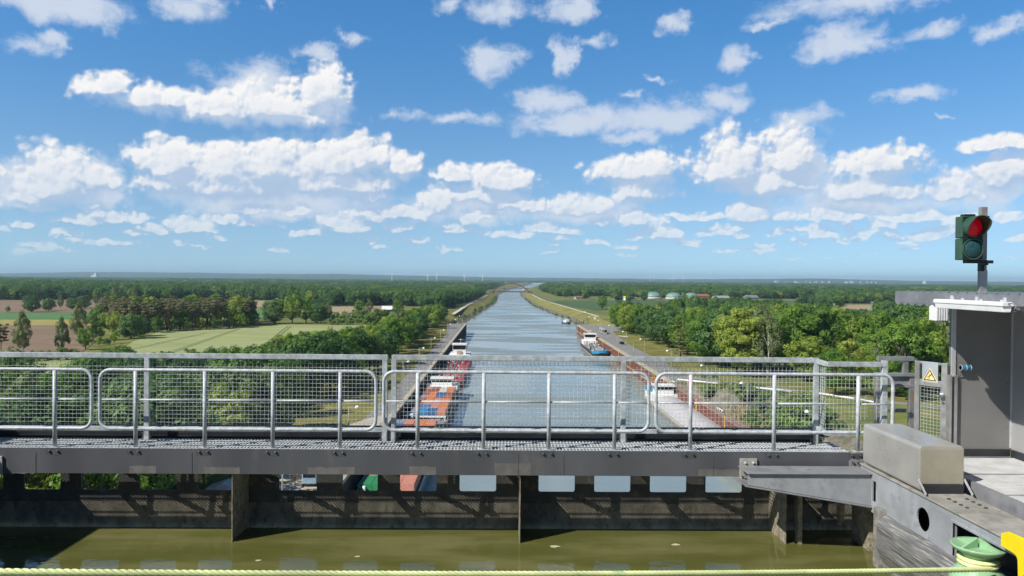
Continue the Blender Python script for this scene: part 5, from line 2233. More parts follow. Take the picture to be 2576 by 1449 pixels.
# --- covered barge near the right wall
E_ = thing('cargo_barge', 'cargo barge with long pale curved hatch covers along the rusty pile wall', 'barge', (54.2, 128, 0))
mb = MB()
hi = hull(mb, 9.5, 140, -.6, 2.2, 9, 1.2)
mb.build('hull', plain('hull grey', (.20, .20, .20)), E_)
mb = MB()
deck(mb, hi, -.2)
mb.build('deck', DECKG, E_, fix=False)
mb = MB()
for sx in (-1, 1):
    mb.box(sx * 4.68, sx * 4.80, 8, 136, 1.5, 2.4)
mb.build('gunwale', RUBB, E_)
mb = MB()
for sx in (-1, 1):
    mb.box(sx * 3.80, sx * 3.95, 10, 121, 2.0, 3.4)
mb.build('coaming', plain('coaming pale', (.56, .57, .58)), E_)
for k in range(9):
    y0 = 10.2 + k * 12.3
    mb = MB()
    n = 10
    arc = [(-3.9 + 7.8 * i / n, 3.4 + .95 * math.sin(math.pi * i / n)) for i in range(n + 1)]
    mb.prism([(-3.9, 3.25)] + arc + [(3.9, 3.25)], 'y', y0, y0 + 12.2)
    mb.build('hatch_cover', plain('hatch cover', (.50, .48, .475), .6, 0, .06, .5), E_)
mb = MB()
mb.box(-4.4, 4.4, 124, 136, 2.0, 4.2)
mb.box(-3.4, 3.4, 122.4, 123.9, 2.0, 3.4)
mb.build('deckhouse', WHITE, E_)
wheelhouse(E_, 6.0, 125, 129.5, 4.2, 3.0)
mb = MB()
mb.box(-4.4, -2.4, 131, 136, 4.2, 5.6)
mb.build('stern_gear', HULLBL, E_)
clutter(E_, 7, -4.4, 4.4, 121, 138, 2.1, 33, (0, 3, 4), hmax=2.4)
mb = MB()
mb.tube([(-1.5, 139, 2), (-1.5, 139.6, 8)], .06, 6)
mb.quad((-1.5, 139.6, 6.6), (-2.8, 139.8, 6.3), (-2.8, 139.8, 7.4), (-1.5, 139.6, 7.8))
mb.build('stern_flag', plain('flag mix', (.55, .18, .08)), E_, fix=False)

# --- small boat at the jetty
p = G(1433, 816, .0)
F_ = thing('motor_boat', 'small white and dark blue motor boat at the jetty beyond the right quay', 'boat', (p.x, p.y, 0), math.radians(25))
mb = MB()
hi = hull(mb, 4.6, 14, -.4, 1.7, 5, .8)
mb.build('hull', plain('boat navy', (.03, .08, .16)), F_)
mb = MB()
deck(mb, hi, -.15)
mb.build('deck', plain('boat deck', (.45, .45, .45)), F_, fix=False)
mb = MB()
mb.box(-1.7, 1.7, 3.5, 9, 1.6, 3.2)
mb.prism([(3.5, 3.2), (7.5, 3.2), (7.0, 4.8), (4.3, 4.8)], 'x', -1.4, 1.4)
mb.build('cabin', WHITE, F_)
mb = MB()
mb.box(-1.45, 1.45, 4.05, 7.2, 3.6, 4.3)
mb.build('window', DKGLASS, F_)
clutter(F_, 5, -1.6, 1.6, 9.5, 13, 1.6, 41, (3, 0))
jt = thing('jetty', 'weathered timber jetty and dolphins beside the small boat', 'jetty', (72, 690, 0))
mb = MB()
mb.bar((-1, 22, 4.2), (10, 40, 5.6), 2.2, .4)
mb.box(-3, 12, 0, 2.4, 4.2, 4.6)
mb.build('gangway', plain('old timber', (.36, .30, .22)), jt)
for i, (x, y) in enumerate(((-3, 2), (-3, 14), (-1, 22), (2, 1), (6, 1), (1, 30))):
    mb = MB()
    mb.tube([(x, y, -2), (x, y, 5.4)], .35, 8)
    mb.build('pile', plain('dark timber', (.09, .085, .05)), jt)
# boat under the bridge
p = G(1318, 730, 0)
mb = MB()
hi = hull(mb, 9, 50, -.4, 2.4, 8, .6)
mb.box(-3.6, 3.6, 2, 40, 2.4, 4.8)
mb.box(-2.6, 2.6, 30, 38, 4.8, 7.5)
o = mb.build('passenger_boat', WHITE)
o.location = (p.x, p.y, 0)
o.rotation_euler = (0, 0, math.radians(-4))
tag(o, 'tiny white boat coming through under the arch bridge', 'boat')

# truck and things on the left yard (seen through the openings)
p = G(781, 1222, GZ)
tr = thing('truck', 'pale blue truck on the paved yard, seen through a gate opening', 'truck', (p.x, p.y, GZ), math.radians(2))
mb = MB()
mb.box(-1.2, 1.2, -1.2, 1.0, .6, 2.9)
mb.build('cab', plain('truck blue', (.30, .42, .52), .4), tr, .12)
mb = MB()
mb.box(-1.0, 1.0, -1.24, -1.19, 1.7, 2.5)
mb.box(-1.215, -1.19, -.9, .1, 1.7, 2.4)
mb.build('windscreen', DKGLASS, tr)
mb = MB()
mb.box(-1.25, 1.25, 1.2, 6.5, .9, 1.3)
mb.box(-1.25, 1.25, 1.2, 6.5, 1.3, 3.0)
mb.build('load_box', plain('truck load', (.62, .60, .56)), tr)
for y in (-.3, 3.6, 5.2):
    for sx in (-1, 1):
        mb = MB()
        mb.lathe([(.5, -.15), (.5, .15), (0, .16)], (sx * 1.05, y, .5), 12, False, 'x')
        mb.build('wheel', BLACKP, tr)
p = G(742, 1237, GZ)
ln = thing('yard_lamp', 'slim steel post with a cross arm on the paved yard', 'post', (p.x, p.y, GZ))
mb = MB()
mb.tube([(0, 0, 0), (0, 0, 9)], .09, 8)
mb.box(-1.0, 1.0, -.06, .06, 2.4, 2.55)
mb.build('pole', plain('rusty pole', (.26, .14, .08)), ln)
mb = MB()
mb.box(-.8, .8, -.5, .5, 0, .45)
mb.build('foot', CLUT[4], ln)
p = G(566, 1238, GZ)
st_ = thing('site_tent', 'low white tent roof with a small white dish among the trees below the gate', 'tent', (p.x, p.y, GZ))
st_.scale = (.6, .6, .6)
mb = MB()
mb.prism([(-4.5, .2), (4.5, .2), (4.5, 1.5), (0, 3.0), (-4.5, 1.5)], 'y', -3, 3)
mb.build('canvas', plain('pale canvas', (.66, .60, .56), .7), st_)
mb = MB()
mb.lathe([(.2, 0), (.9, .3), (1.0, .9), (.6, 1.5), (0, 1.6)], (3.5, 4, 3.0), 14)
mb.tube([(3.5, 4, 0), (3.5, 4, 3.2)], .12, 6)
mb.build('dish', WHITE, st_)

# ================================================================== trees
def crown_mesh(name, seed, m_, H, r, zc, rz, clumps, leaves, leaf_size, kind='broad'):
    """a crown of many leaf sized faces gathered in clumps through its volume"""
    R = np.random.RandomState(seed)
    V, F = [], []
    cs = []
    tries = 0
    while len(cs) < clumps and tries < 9000:
        tries += 1
        d = R.normal(size=3)
        d /= np.linalg.norm(d)
        if kind == 'broad':
            k = R.uniform(.45, 1.0) ** .6
            lump = 1 + .22 * math.sin(3 * math.atan2(d[1], d[0]) + seed) * (1 - abs(d[2])) + .12 * math.sin(5 * d[2] + seed * 2)
            c = np.array([d[0] * r * k * lump, d[1] * r * k * lump, zc + d[2] * rz * k])
            cr = R.uniform(.16, .27) * r * 1.15
        elif kind == 'birch':
            k = R.uniform(.3, 1.0) ** .6
            w_ = 1 - .45 * max(0, d[2])
            c = np.array([d[0] * r * k * w_, d[1] * r * k * w_, zc + d[2] * rz * k])
            cr = R.uniform(.18, .30) * r
        elif kind == 'pine':
            k = R.uniform(.25, 1.0) ** .6
            c = np.array([d[0] * r * k, d[1] * r * k, zc + d[2] * rz * k])
            c[2] = zc + round((c[2] - zc) / 1.5) * 1.5 + R.uniform(-.3, .3)
            cr = R.uniform(.20, .34) * r
        elif kind == 'spruce':
            t = R.uniform(0, 1) ** .8
            rr_ = r * (1 - t) + .25
            a = R.uniform(0, 2 * math.pi)
            lay = round(t * 9) / 9
            c = np.array([math.cos(a) * rr_ * R.uniform(.5, 1), math.sin(a) * rr_ * R.uniform(.5, 1), zc - rz + 2 * rz * lay])
            cr = R.uniform(.5, .9) * (1.25 - t)
        else:                       # shrub
            k = R.uniform(.3, 1.0)
            c = np.array([d[0] * r * k, d[1] * r * k, max(.25, zc + d[2] * rz * k)])
            cr = R.uniform(.22, .38) * r
        cs.append((c, cr))
    for c, cr in cs:
        n = leaves
        d = R.normal(size=(n, 3))
        d /= np.linalg.norm(d, axis=1)[:, None]
        flat = {'broad': (1, 1, .75), 'birch': (.8, .8, 1.5), 'pine': (1.2, 1.2, .45), 'spruce': (1.25, 1.25, .35)}.get(kind, (1, 1, .85))
        rad = R.uniform(.55, 1.08, size=n) ** .5
        p = c + d * (cr * rad)[:, None] * np.array(flat)
        # leaf plane: faces roughly outwards and up, with scatter
        cd = (c - np.array([0, 0, zc])) / np.array([r, r, rz])
        nn = d * .75 + cd * .45 + R.normal(size=(n, 3)) * .34 + np.array([0, 0, .22])
        nn /= np.linalg.norm(nn, axis=1)[:, None]
        t1 = np.cross(nn, R.normal(size=(n, 3)))
        t1 /= np.linalg.norm(t1, axis=1)[:, None] + 1e-9
        t2 = np.cross(nn, t1)
        s_ = leaf_size * R.uniform(.6, 1.25, size=n)[:, None]
        asp = .62 if kind != 'birch' else .5
        q = np.stack([p - t1 * s_ * .5, p - t2 * s_ * .5 * asp, p + t1 * s_ * .55, p + t2 * s_ * .5 * asp], axis=1)
        V.append(q.reshape(-1, 3))
    V = np.concatenate(V)
    nf = len(V) // 4
    me = bpy.data.meshes.new(name)
    me.vertices.add(len(V))
    me.vertices.foreach_set('co', V.astype(np.float32).ravel())
    me.loops.add(nf * 4)
    me.loops.foreach_set('vertex_index', np.arange(nf * 4, dtype=np.int32))
    me.polygons.add(nf)
    me.polygons.foreach_set('loop_start', np.arange(0, nf * 4, 4, dtype=np.int32))
    me.polygons.foreach_set('loop_total', np.full(nf, 4, dtype=np.int32))
    me.materials.append(m_)
    me.update()
    me.validate()
    return me, cs


def trunk_mesh(name, seed, m_, H, cs, r0, zsplit):
    R = random.Random(seed)
    mb = MB()
    pts = [(0, 0, -.3), (R.uniform(-.1, .1), R.uniform(-.1, .1), zsplit * .5), (R.uniform(-.25, .25), R.uniform(-.25, .25), zsplit), (R.uniform(-.5, .5), R.uniform(-.5, .5), H * .82)]
    mb.tube(pts, [r0 * 1.25, r0, r0 * .8, r0 * .18], 8)
    idx = list(range(len(cs)))
    R.shuffle(idx)
    for i in idx[:9]:
        c, cr = cs[i]
        z0 = zsplit * R.uniform(.75, 1.15)
        a = Vector((pts[2][0], pts[2][1], min(z0, c[2] - .3)))
        e = Vector(c)
        md = a.lerp(e, .5) + Vector((0, 0, -.3))
        mb.tube([a, md, e], [r0 * .42, r0 * .28, r0 * .08], 5)
    me_o = mb.build(name, m_)
    me = me_o.data
    bpy.data.objects.remove(me_o)
    return me


PROTO = {}


def proto(kind, i, *a):
    name, leafm, bark, H, r, zc, rz, cl, lv, ls, k, r0, zs = a
    me, cs = crown_mesh(name + '_crown', 11 + 17 * i, leafm, H, r, zc, rz, cl, lv, ls, k)
    tm = trunk_mesh(name + '_trunk', 5 + i, bark, H, cs, r0, zs)
    PROTO.setdefault(kind, []).append((me, tm, H))


for i in range(4):
    H = (16.5, 18.5, 15.0, 17.5)[i]
    r = (5.6, 5.2, 5.9, 6.3)[i]
    proto('broad', i, 'broadleaf', LEAF, BARK, H, r, H * .58, H * .43, 62, 120, .62, 'broad', .30, H * .28)
for i in range(2):
    H = (17.0, 19.0)[i]
    proto('dark', i + 4, 'oak', LEAFD, BARK, H, 6.8, H * .56, H * .44, 66, 110, .68, 'broad', .38, H * .25)
for i in range(2):
    H = (17.0, 15.0)[i]
    proto('round', i + 20, 'round_tree', LEAFD, BARK, H, H * .46, H * .53, H * .45, 120, 80, .75, 'broad', .38, H * .2)
for i in range(2):
    H = (18.0, 16.0)[i]
    proto('birch', i + 6, 'birch', LEAFB, BARKB, H, 3.9, H * .56, H * .46, 60, 110, .55, 'birch', .20, H * .4)
for i in range(2):
    H = (18.0, 16.5)[i]
    proto('pine', i + 8, 'pine', LEAFP, BARKP, H, 3.4, H * .68, H * .34, 46, 110, .55, 'pine', .24, H * .45)
proto('spruce', 10, 'spruce', LEAFP, BARKP, 17, 4.4, 9, 8.2, 80, 60, .55, 'spruce', .25, 8)
for i in range(2):
    proto('shrub', i + 11, 'shrub', LEAFS, BARK, 3.2, 1.9, 1.5, 1.5, 26, 70, .34, 'shrub', .06, .7)

LAB = {}


def plant(name, cat, kind, x, y, s, label, group, z=GZ, sx=None, i=None):
    pr = PROTO[kind]
    me, tm, H = pr[rnd.randrange(len(pr)) if i is None else i]
    t = bpy.data.objects.new(name, None)
    t.empty_display_size = .3
    t.location = (x, y, z)
    t.rotation_euler = (0, 0, rnd.uniform(0, 6.28))
    k = sx or s * rnd.uniform(.92, 1.1)
    t.scale = (k, k, s)
    put(t)
    tag(t, label, cat, group)
    for nm, d_ in (('trunk', tm), ('crown', me)):
        o = bpy.data.objects.new(nm, d_)
        put(o, t)
    return t


def inside(p, poly):
    x, y = p
    c = False
    for (x0, y0), (x1, y1) in zip(poly, poly[1:] + poly[:1]):
        if (y0 > y) != (y1 > y) and x < (x1 - x0) * (y - y0) / (y1 - y0) + x0:
            c = not c
    return c


def scatter(poly, sp, seed, jit=.42):
    R = random.Random(seed)
    xs, ys = [p[0] for p in poly], [p[1] for p in poly]
    out = []
    j = 0
    y = min(ys)
    while y < max(ys):
        x = min(xs) + (sp / 2 if j % 2 else 0)
        while x < max(xs):
            p = (x + R.uniform(-jit, jit) * sp, y + R.uniform(-jit, jit) * sp)
            if inside(p, poly):
                out.append(p)
            x += sp
        y += sp * .87
        j += 1
    return out


def visible(x, y, h=17, m=380):
    px, py, w_ = proj((x, y, GZ + h * .6))
    return w_ > 5 and -m < px < 2576 + m


ZONES = [
    # name of the wood, ground outline, spacing, mean size
    ('in the wood between the wheat field and the left quay', [(-46, 100), (-46, 600), (-50, 700), (-118, 715), (-92, 585), (-98, 450), (-103, 330), (-122, 240), (-140, 195), (-250, 190), (-250, 84), (-60, 84)], 11.0, 1.12),
    ('in the wood beside the right quay', [(84, 590), (80, 500), (84, 400), (84, 300), (87, 282), (94, 266), (110, 256), (128, 238), (265, 240), (430, 600), (335, 700), (160, 690), (98, 640)], 12.4, 1.28),
]
ENV = [[(-300, 884), (520, 886), (600, 884), (640, 876), (690, 852), (714, 842), (764, 840), (850, 832), (876, 826), (926, 828), (949, 812), (960, 800), (1044, 779), (1100, 768), (1140, 765), (1400, 770)],
       [(1400, 778), (1500, 772), (1563, 762), (1640, 772), (1700, 776), (1932, 770), (2080, 770), (2120, 784), (2270, 784), (2330, 772), (2800, 775)]]


def HOR(px):
    return 701.5 + (px - CX) * math.tan(ROLL)


cand = []
for zi, (zn, poly, sp_, ms) in enumerate(ZONES):
    for (x, y) in scatter(poly, sp_, 100 + zi):
        if not visible(x, y):
            continue
        s = ms * rnd.uniform(.62, 1.2)
        if zi == 0 and y < 200:
            s *= .93
        if zi == 0 and x < -96 and y > 140:
            s *= max(.6, min(1.0, (205 - y) / 90 + .55))
        if zi == 0 and abs(x + 106) < 22 and abs(y - 700) < 40:
            continue
        if zi == 1 and math.hypot(x - 152, y - 395) < 16:
            continue
        # no crown rises over the line that the photograph shows for its wood
        px_, py_, w_ = proj((x, y, GZ + 17.3 * s))
        env = lerp_tab(ENV[zi], px_) + rnd.uniform(-6, 9)
        if py_ < env:
            s *= max(0, (CAMZ - GZ) - (env - HOR(px_)) * w_ / FPX) / (17.3 * s)
            if s < .42:
                continue
        cand.append((s / math.hypot(x, y), x, y, s, zi))
cand.sort(reverse=True)
# the nearest trees are things of their own, the rest of both woods one mass
single, mass = cand[:285], cand[285:]
lawn = scatter([(100, 246), (130, 226), (250, 205), (250, 190), (130, 214), (96, 240)], 11, 9)
KINDS = ('broadleaf_tree',)
GRP = ('trees of the left quay wood', 'trees of the right quay wood')
LBL_ = ('leafy green tree in the wood between the wheat field and the left quay', 'leafy green tree in the wood beside the right quay')
ntree = 0
LBL2 = ('slender pale green tree among the leafy trees left of the quay', 'slender pale green tree among the leafy trees right of the quay')
GRP2 = ('pale trees of the left quay wood', 'pale trees of the right quay wood')
for _, x, y, s, zi in single:
    kd = 'broad' if rnd.random() < (.82 if zi else (.30 if y < 260 else .6)) else 'dark'  # near left, mostly dark leaves: shade between crowns put into leaf colour
    if rnd.random() < .12:
        plant('birch_tree', 'tree', 'birch', x, y, s, LBL2[zi], GRP2[zi])
    else:
        plant('broadleaf_tree', 'tree', kd, x, y, s, LBL_[zi], GRP[zi])
    ntree += 1
# single trees that can be told apart in the fields on the left
SOLO = [
    ('round', 80, 785, 17.0, 'large round dark tree standing alone at the edge of the brown field', 'oak_tree'),
    ('round', 122, 782, 13, 'dark tree right beside the large round field tree', 'oak_tree'),
    ('birch', 152, 778, 14, 'slim grey green tree in the middle of the field hedge', 'birch_tree'),
    ('round', 182, 778, 12.5, 'small dark tree between the grey green hedge trees', 'oak_tree'),
    ('round', 213, 776, 14.5, 'dark tree at the right end of the field hedge', 'oak_tree'),
    ('birch', 242, 770, 15, 'pale round tree right of the field hedge', 'birch_tree'),
    ('birch', 290, 766, 24, 'tall pale willow before the far wood', 'willow_tree'),
    ('birch', 338, 764, 22, 'second pale willow before the far wood, right of the taller one', 'willow_tree'),
    ('broad', 20, 786, 6, 'small yellow green bush tree on the brown field', 'field_tree'),
    ('birch', 58, 897, 19.5, 'tall drooping birch left of the ploughed field', 'birch_tree'),
    ('birch', 153, 892, 16.5, 'drooping birch in the middle of the ploughed field', 'birch_tree'),
    ('birch', 200, 858, 20, 'tall birch at the right border of the ploughed field', 'birch_tree'),
    ('pine', 2, 897, 16, 'dark brownish pine at the left edge above the railing', 'pine_tree'),
    ('broad', 242, 818, 14, 'rounded green tree at the left foot of the pine stand', 'broadleaf_tree'),
    ('broad', 303, 812, 16, 'tall rounded green tree in front of the brown pines', 'broadleaf_tree'),
    ('broad', 286, 842, 14, 'bright green tree beside the field track', 'broadleaf_tree'),
    ('broad', 250, 856, 12, 'yellow green tree left of the field track', 'broadleaf_tree'),
    ('round', 330, 852, 14.5, 'broad dark green tree at the corner of the wheat field', 'oak_tree'),
    ('round', 352, 846, 11, 'lower dark tree right of the broad one at the wheat field corner', 'oak_tree'),
    ('broad', 215, 880, 11, 'yellow green tree at the left end of the field track', 'broadleaf_tree'),
    ('broad', 287, 864, 7, 'small round tree with a bare stem beside the wheat field', 'field_tree'),
    ('broad', 248, 870, 5, 'small round tree on the field track', 'field_tree'),
    ('shrub', 268, 867, 4, 'dark round bush on the field track', 'bush'),
    ('round', 690, 814, 19, 'dark leafy oak on the left of the clump behind the wheat field', 'oak_tree'),
    ('broad', 735, 814, 22, 'tallest green tree of the clump behind the wheat field', 'broadleaf_tree'),
    ('broad', 770, 813, 20, 'rounded green tree right of the tallest in the clump behind the wheat field', 'broadleaf_tree'),
    ('round', 796, 813, 17, 'dark green tree on the right of the clump behind the wheat field', 'oak_tree'),
    ('birch', 824, 813, 16, 'drooping birch at the right end of the clump behind the wheat field', 'birch_tree'),
    ('broad', 702, 800, 17, 'green tree at the back of the clump behind the wheat field', 'broadleaf_tree'),
    ('broad', 905, 793, 14, 'bushy tree left of the white roofed shed', 'broadleaf_tree'),
    ('birch', 930, 795, 15, 'pale tree just left of the white roofed shed', 'birch_tree'),
    ('broad', 1000, 797, 15, 'green tree at the right corner of the white roofed shed', 'broadleaf_tree'),
    ('broad', 868, 806, 8, 'low green bush tree behind the wheat field', 'field_tree'),
    ('broad', 896, 808, 9, 'low green tree before the small white shed', 'field_tree'),
    ('broad', 925, 812, 8, 'low dark green tree at the back edge of the wheat field', 'field_tree'),
    ('broad', 1077, 748, 12, 'round tree in the tan field gap of the far wood', 'field_tree'),
    ('spruce', 1712, 905, 17, 'tall brownish spruce in the wood beside the right quay', 'spruce_tree'),
    ('broad', 1515, 779, 17, 'loose green tree beside the bank track', 'broadleaf_tree'),
    ('round', 1475, 752, 20, 'dark round tree at the near edge of the far right wood', 'oak_tree'),
    ('round', 1425, 748, 18, 'dark round tree near the bank track before the far wood', 'oak_tree'),
    ('round', 1550, 755, 22, 'dark tree at the back edge of the green field', 'oak_tree'),
    ('round', 1585, 756, 17, 'dark tree left of the domes', 'oak_tree'),
    ('round', 1620, 756, 17, 'dark tree beside the left dome', 'oak_tree'),
    ('broad', 1720, 757, 15, 'green tree before the second dome', 'broadleaf_tree'),
    ('pine', 1660, 800, 18, 'grey brown pine at the back of the right wood', 'pine_tree'),
    ('pine', 2165, 935, 15, 'grey brown pine standing in the wood left of the wicket gate', 'pine_tree'),
    ('shrub', 1995, 1075, 8, 'pale green willow bush beside the inlet', 'willow_tree'),
    ('shrub', 2035, 1080, 7, 'second pale green willow bush beside the inlet, nearer to the bent fence', 'willow_tree'),
    ('shrub', 1862, 1000, 6, 'loose pale green willow bush behind the reeds', 'willow_tree'),
]
for kd, px, py, h_, lab, nm in SOLO:
    p = G(px, py, GZ)
    Hs = PROTO[kd][0][2]
    nm_cat = {'bush': 'bush', 'oak_tree': 'tree'}.get(nm, 'tree')
    s = h_ / Hs
    t = plant(nm, nm_cat, kd, p.x, p.y, s, lab, None, i=0)
for (x, y) in lawn:
    plant('broadleaf_tree', 'tree', 'broad', x, y, rnd.uniform(.62, .8), 'roadside tree with a bare trunk along the white pipe rails', 'trees along the access road')

# pine stand behind the wheat field
ps = [G(x, y, GZ) for x, y in ((300, 838), (387, 836), (625, 823), (650, 806), (560, 800), (470, 795), (250, 796), (262, 815))]
for (x, y) in scatter([(p.x, p.y) for p in ps], 9.5, 77)[:150]:
    plant('pine_tree', 'tree', 'pine' if rnd.random() < .9 else 'broad', x, y, rnd.uniform(.98, 1.22), 'brownish pine in the stand behind the wheat field', 'pines behind the wheat field')
ft = [G(x, y, GZ) for x, y in ((395, 838), (430, 833), (470, 832), (505, 830), (540, 829), (575, 827), (610, 825), (640, 820), (232, 822), (262, 822), (275, 834), (320, 838))]
for p in ft:
    plant('broadleaf_tree', 'tree', 'broad', p.x, p.y, rnd.uniform(.36, .6), 'low green tree at the foot of the pine stand', 'low trees before the pines')
# bushes just above the railing on the left, on the quay banks and round the inlet
for px, py in ((120, 905), (100, 908), (150, 906), (180, 905), (285, 900), (300, 903), (265, 905), (320, 905), (410, 905), (480, 906), (545, 906), (640, 905)):
    p = G(px, py, GZ)
    plant('bush', 'bush', 'shrub', p.x, p.y, rnd.uniform(1.3, 2.0), 'green bush along the near border of the fields, just above the railing', 'bushes above the railing')
for i in range(22):
    p = G(826 + i * 6.6, 807 + 8 * math.sin(i * 1.7) + (i % 3) * 2, GZ)
    plant('bush', 'bush', 'shrub', p.x, p.y, rnd.uniform(1.5, 3.0), 'bushy hedge plant along the back edge of the wheat field', 'hedge behind the wheat field')
for i in range(46):
    y = 640 + 22 * i
    x = lerp_tab(LW, y) - rnd.uniform(1.0, 9)
    plant('bush', 'bush', 'shrub', x, y, rnd.uniform(.7, 1.6), 'low green bush on the left canal bank', 'bushes on the left canal bank', z=1.0)
for i in range(24):
    y = 720 + 40 * i
    x = lerp_tab(RW, y) + rnd.uniform(0.5, 3)
    plant('bush', 'bush', 'shrub', x, y, rnd.uniform(.5, .95), 'small dark bush at the waterline of the right canal bank', 'bushes on the right canal bank', z=.4)
for px, py in ((1780, 985), (1820, 980), (1960, 1000), (1925, 1010), (1960, 1040), (1990, 1040), (2010, 1020), (2040, 1035), (1900, 985), (1880, 1000), (1915, 1035), (1980, 1062), (2000, 1085), (2022, 1055), (2030, 1015), (2052, 1050), (1890, 1060), (1940, 1065), (1975, 1085), (2060, 1075), (2085, 1080)):
    p = G(px, py, 6.0)
    plant('bush', 'bush', 'shrub', p.x, p.y, rnd.uniform(1.2, 2.1), 'bright green bush round the inlet', 'bushes round the inlet', z=4.5)


# -------- the rest of the woods: one mass of crowns per wood
def stuff_forest(name, pts, kinds, leafs=None):
    """pts: (x, y, sxy, sz); a point per tree, a crown set on every point"""
    me = bpy.data.meshes.new(name)
    me.from_pydata([(x, y, GZ) for x, y, a, c in pts], [], [])
    at = me.attributes.new('size', 'FLOAT_VECTOR', 'POINT')
    at.data.foreach_set('vector', [v for x, y, a, c in pts for v in (a, a, c)])
    ar = me.attributes.new('turn', 'FLOAT_VECTOR', 'POINT')
    ar.data.foreach_set('vector', [v for _ in pts for v in (0, 0, rnd.uniform(0, 6.28))])
    ai = me.attributes.new('which', 'INT', 'POINT')
    ai.data.foreach_set('value', [rnd.randrange(len(kinds)) for _ in pts])
    o = bpy.data.objects.new(name, me)
    put(o)
    tag(o, kind='stuff')
    g_ = bpy.data.node_groups.new(name, 'GeometryNodeTree')
    g_.interface.new_socket('Geometry', in_out='INPUT', socket_type='NodeSocketGeometry')
    g_.interface.new_socket('Geometry', in_out='OUTPUT', socket_type='NodeSocketGeometry')
    gi, go = g_.nodes.new('NodeGroupInput'), g_.nodes.new('NodeGroupOutput')
    m2p = g_.nodes.new('GeometryNodeMeshToPoints')
    g_.links.new(gi.outputs[0], m2p.inputs['Mesh'])
    g2i = g_.nodes.new('GeometryNodeGeometryToInstance')
    for ob in kinds[::-1]:
        oi = g_.nodes.new('GeometryNodeObjectInfo')
        oi.transform_space = 'ORIGINAL'
        oi.inputs['As Instance'].default_value = False
        oi.inputs['Object'].default_value = ob
        g_.links.new(oi.outputs['Geometry'], g2i.inputs[0])
    iop = g_.nodes.new('GeometryNodeInstanceOnPoints')
    g_.links.new(m2p.outputs[0], iop.inputs['Points'])
    g_.links.new(g2i.outputs[0], iop.inputs['Instance'])
    iop.inputs['Pick Instance'].default_value = True

    def attr(nm, ty):
        n = g_.nodes.new('GeometryNodeInputNamedAttribute')
        n.data_type = ty
        n.inputs['Name'].default_value = nm
        return n.outputs[0]
    g_.links.new(attr('which', 'INT'), iop.inputs['Instance Index'])
    g_.links.new(attr('turn', 'FLOAT_VECTOR'), iop.inputs['Rotation'])
    g_.links.new(attr('size', 'FLOAT_VECTOR'), iop.inputs['Scale'])
    g_.links.new(iop.outputs[0], go.inputs[0])
    md = o.modifiers.new('crowns', 'NODES')
    md.node_group = g_
    return o


def crown_of(kind):
    """crown objects of standing trees of one kind, one per shape"""
    seen, out = set(), []
    ms = {p[0].name for p in PROTO[kind]}
    for o in COL.objects:
        if o.type == 'MESH' and o.data.name in ms and o.data.name not in seen:
            seen.add(o.data.name)
            out.append(o)
    return out


near = crown_of('broad') + crown_of('dark') + crown_of('birch')[:1]
stuff_forest('wood', [(x, y, s * rnd.uniform(.95, 1.12), s) for _, x, y, s, zi in mass], near)

# far woods: belts of crowns that grow sparser and broader with distance
HOLES = [[(p.x, p.y) for p in pxs(*q)] for q in (
    ((-200, 756), (245, 753), (240, 800), (-200, 800)), ((440, 755), (700, 755), (700, 774), (440, 778)), ((1050, 741), (1100, 740), (1100, 757), (1060, 758)),
    ((835, 770), (1005, 768), (940, 800), (835, 802)), ((2115, 764), (2265, 764), (2265, 783), (2105, 781)), ((1370, 750), (2060, 752), (2060, 776), (1440, 788), (1380, 770)))]
fpts = []
Y = 640.0
while Y < 11500:
    sp_ = max(10.5, Y / 105)
    x = -.78 * Y
    while x < .78 * Y:
        X, YY = x + rnd.uniform(-.4, .4) * sp_, Y + rnd.uniform(-.5, .5) * sp_
        x += sp_
        px, py, _w = proj((X, YY, GZ))
        # what grows where: front lines of the woods left and right of the canal
        if X < 0:
            lim = 1080 if px < 420 else (1150 if px < 720 else (975 if px < 1060 else 905))
            lim += 30 * math.sin(X * .013) + 18 * math.sin(X * .041)
            if YY < lim:
                continue
            if YY < YEND and X > lerp_tab(LW, YY) - (36 if YY < 1900 else 60):
                continue
        else:
            lim = 1560 if px < 1700 else 1620
            if px > 1900:
                lim = 1120
            lim += 45 * math.sin(X * .011) + 25 * math.sin(X * .037)
            if px > 1640 and 690 < YY < 1000 and math.sin(X * .031 + 1) + math.sin(YY * .027) > .9:
                pass
            elif YY < lim:
                continue
            if YY < YEND and X < lerp_tab(RW, YY) + 70:
                continue
        if any(inside((X, YY), hq) for hq in HOLES):
            continue
        # clearings far off
        if YY > 2200 and math.sin(X * .0021 + 2) * math.sin(YY * .0016 + X * .0005) > .62:
            continue
        if not visible(X, YY, m=420):
            continue
        k = min(2.6, max(1.0, sp_ / 10.5)) * rnd.uniform(.9, 1.2)
        fpts.append((X, YY, k, rnd.uniform(.72, 1.12) * (1 + .12 * math.sin(X * .004 + YY * .003))))
    Y += sp_ * (1.0 if Y < 2000 else 1.5)
far = crown_of('broad')[:1] + crown_of('dark') + crown_of('round')
stuff_forest('far_wood', fpts, far)
print('TREES', ntree, len(mass), len(fpts), len(lawn))

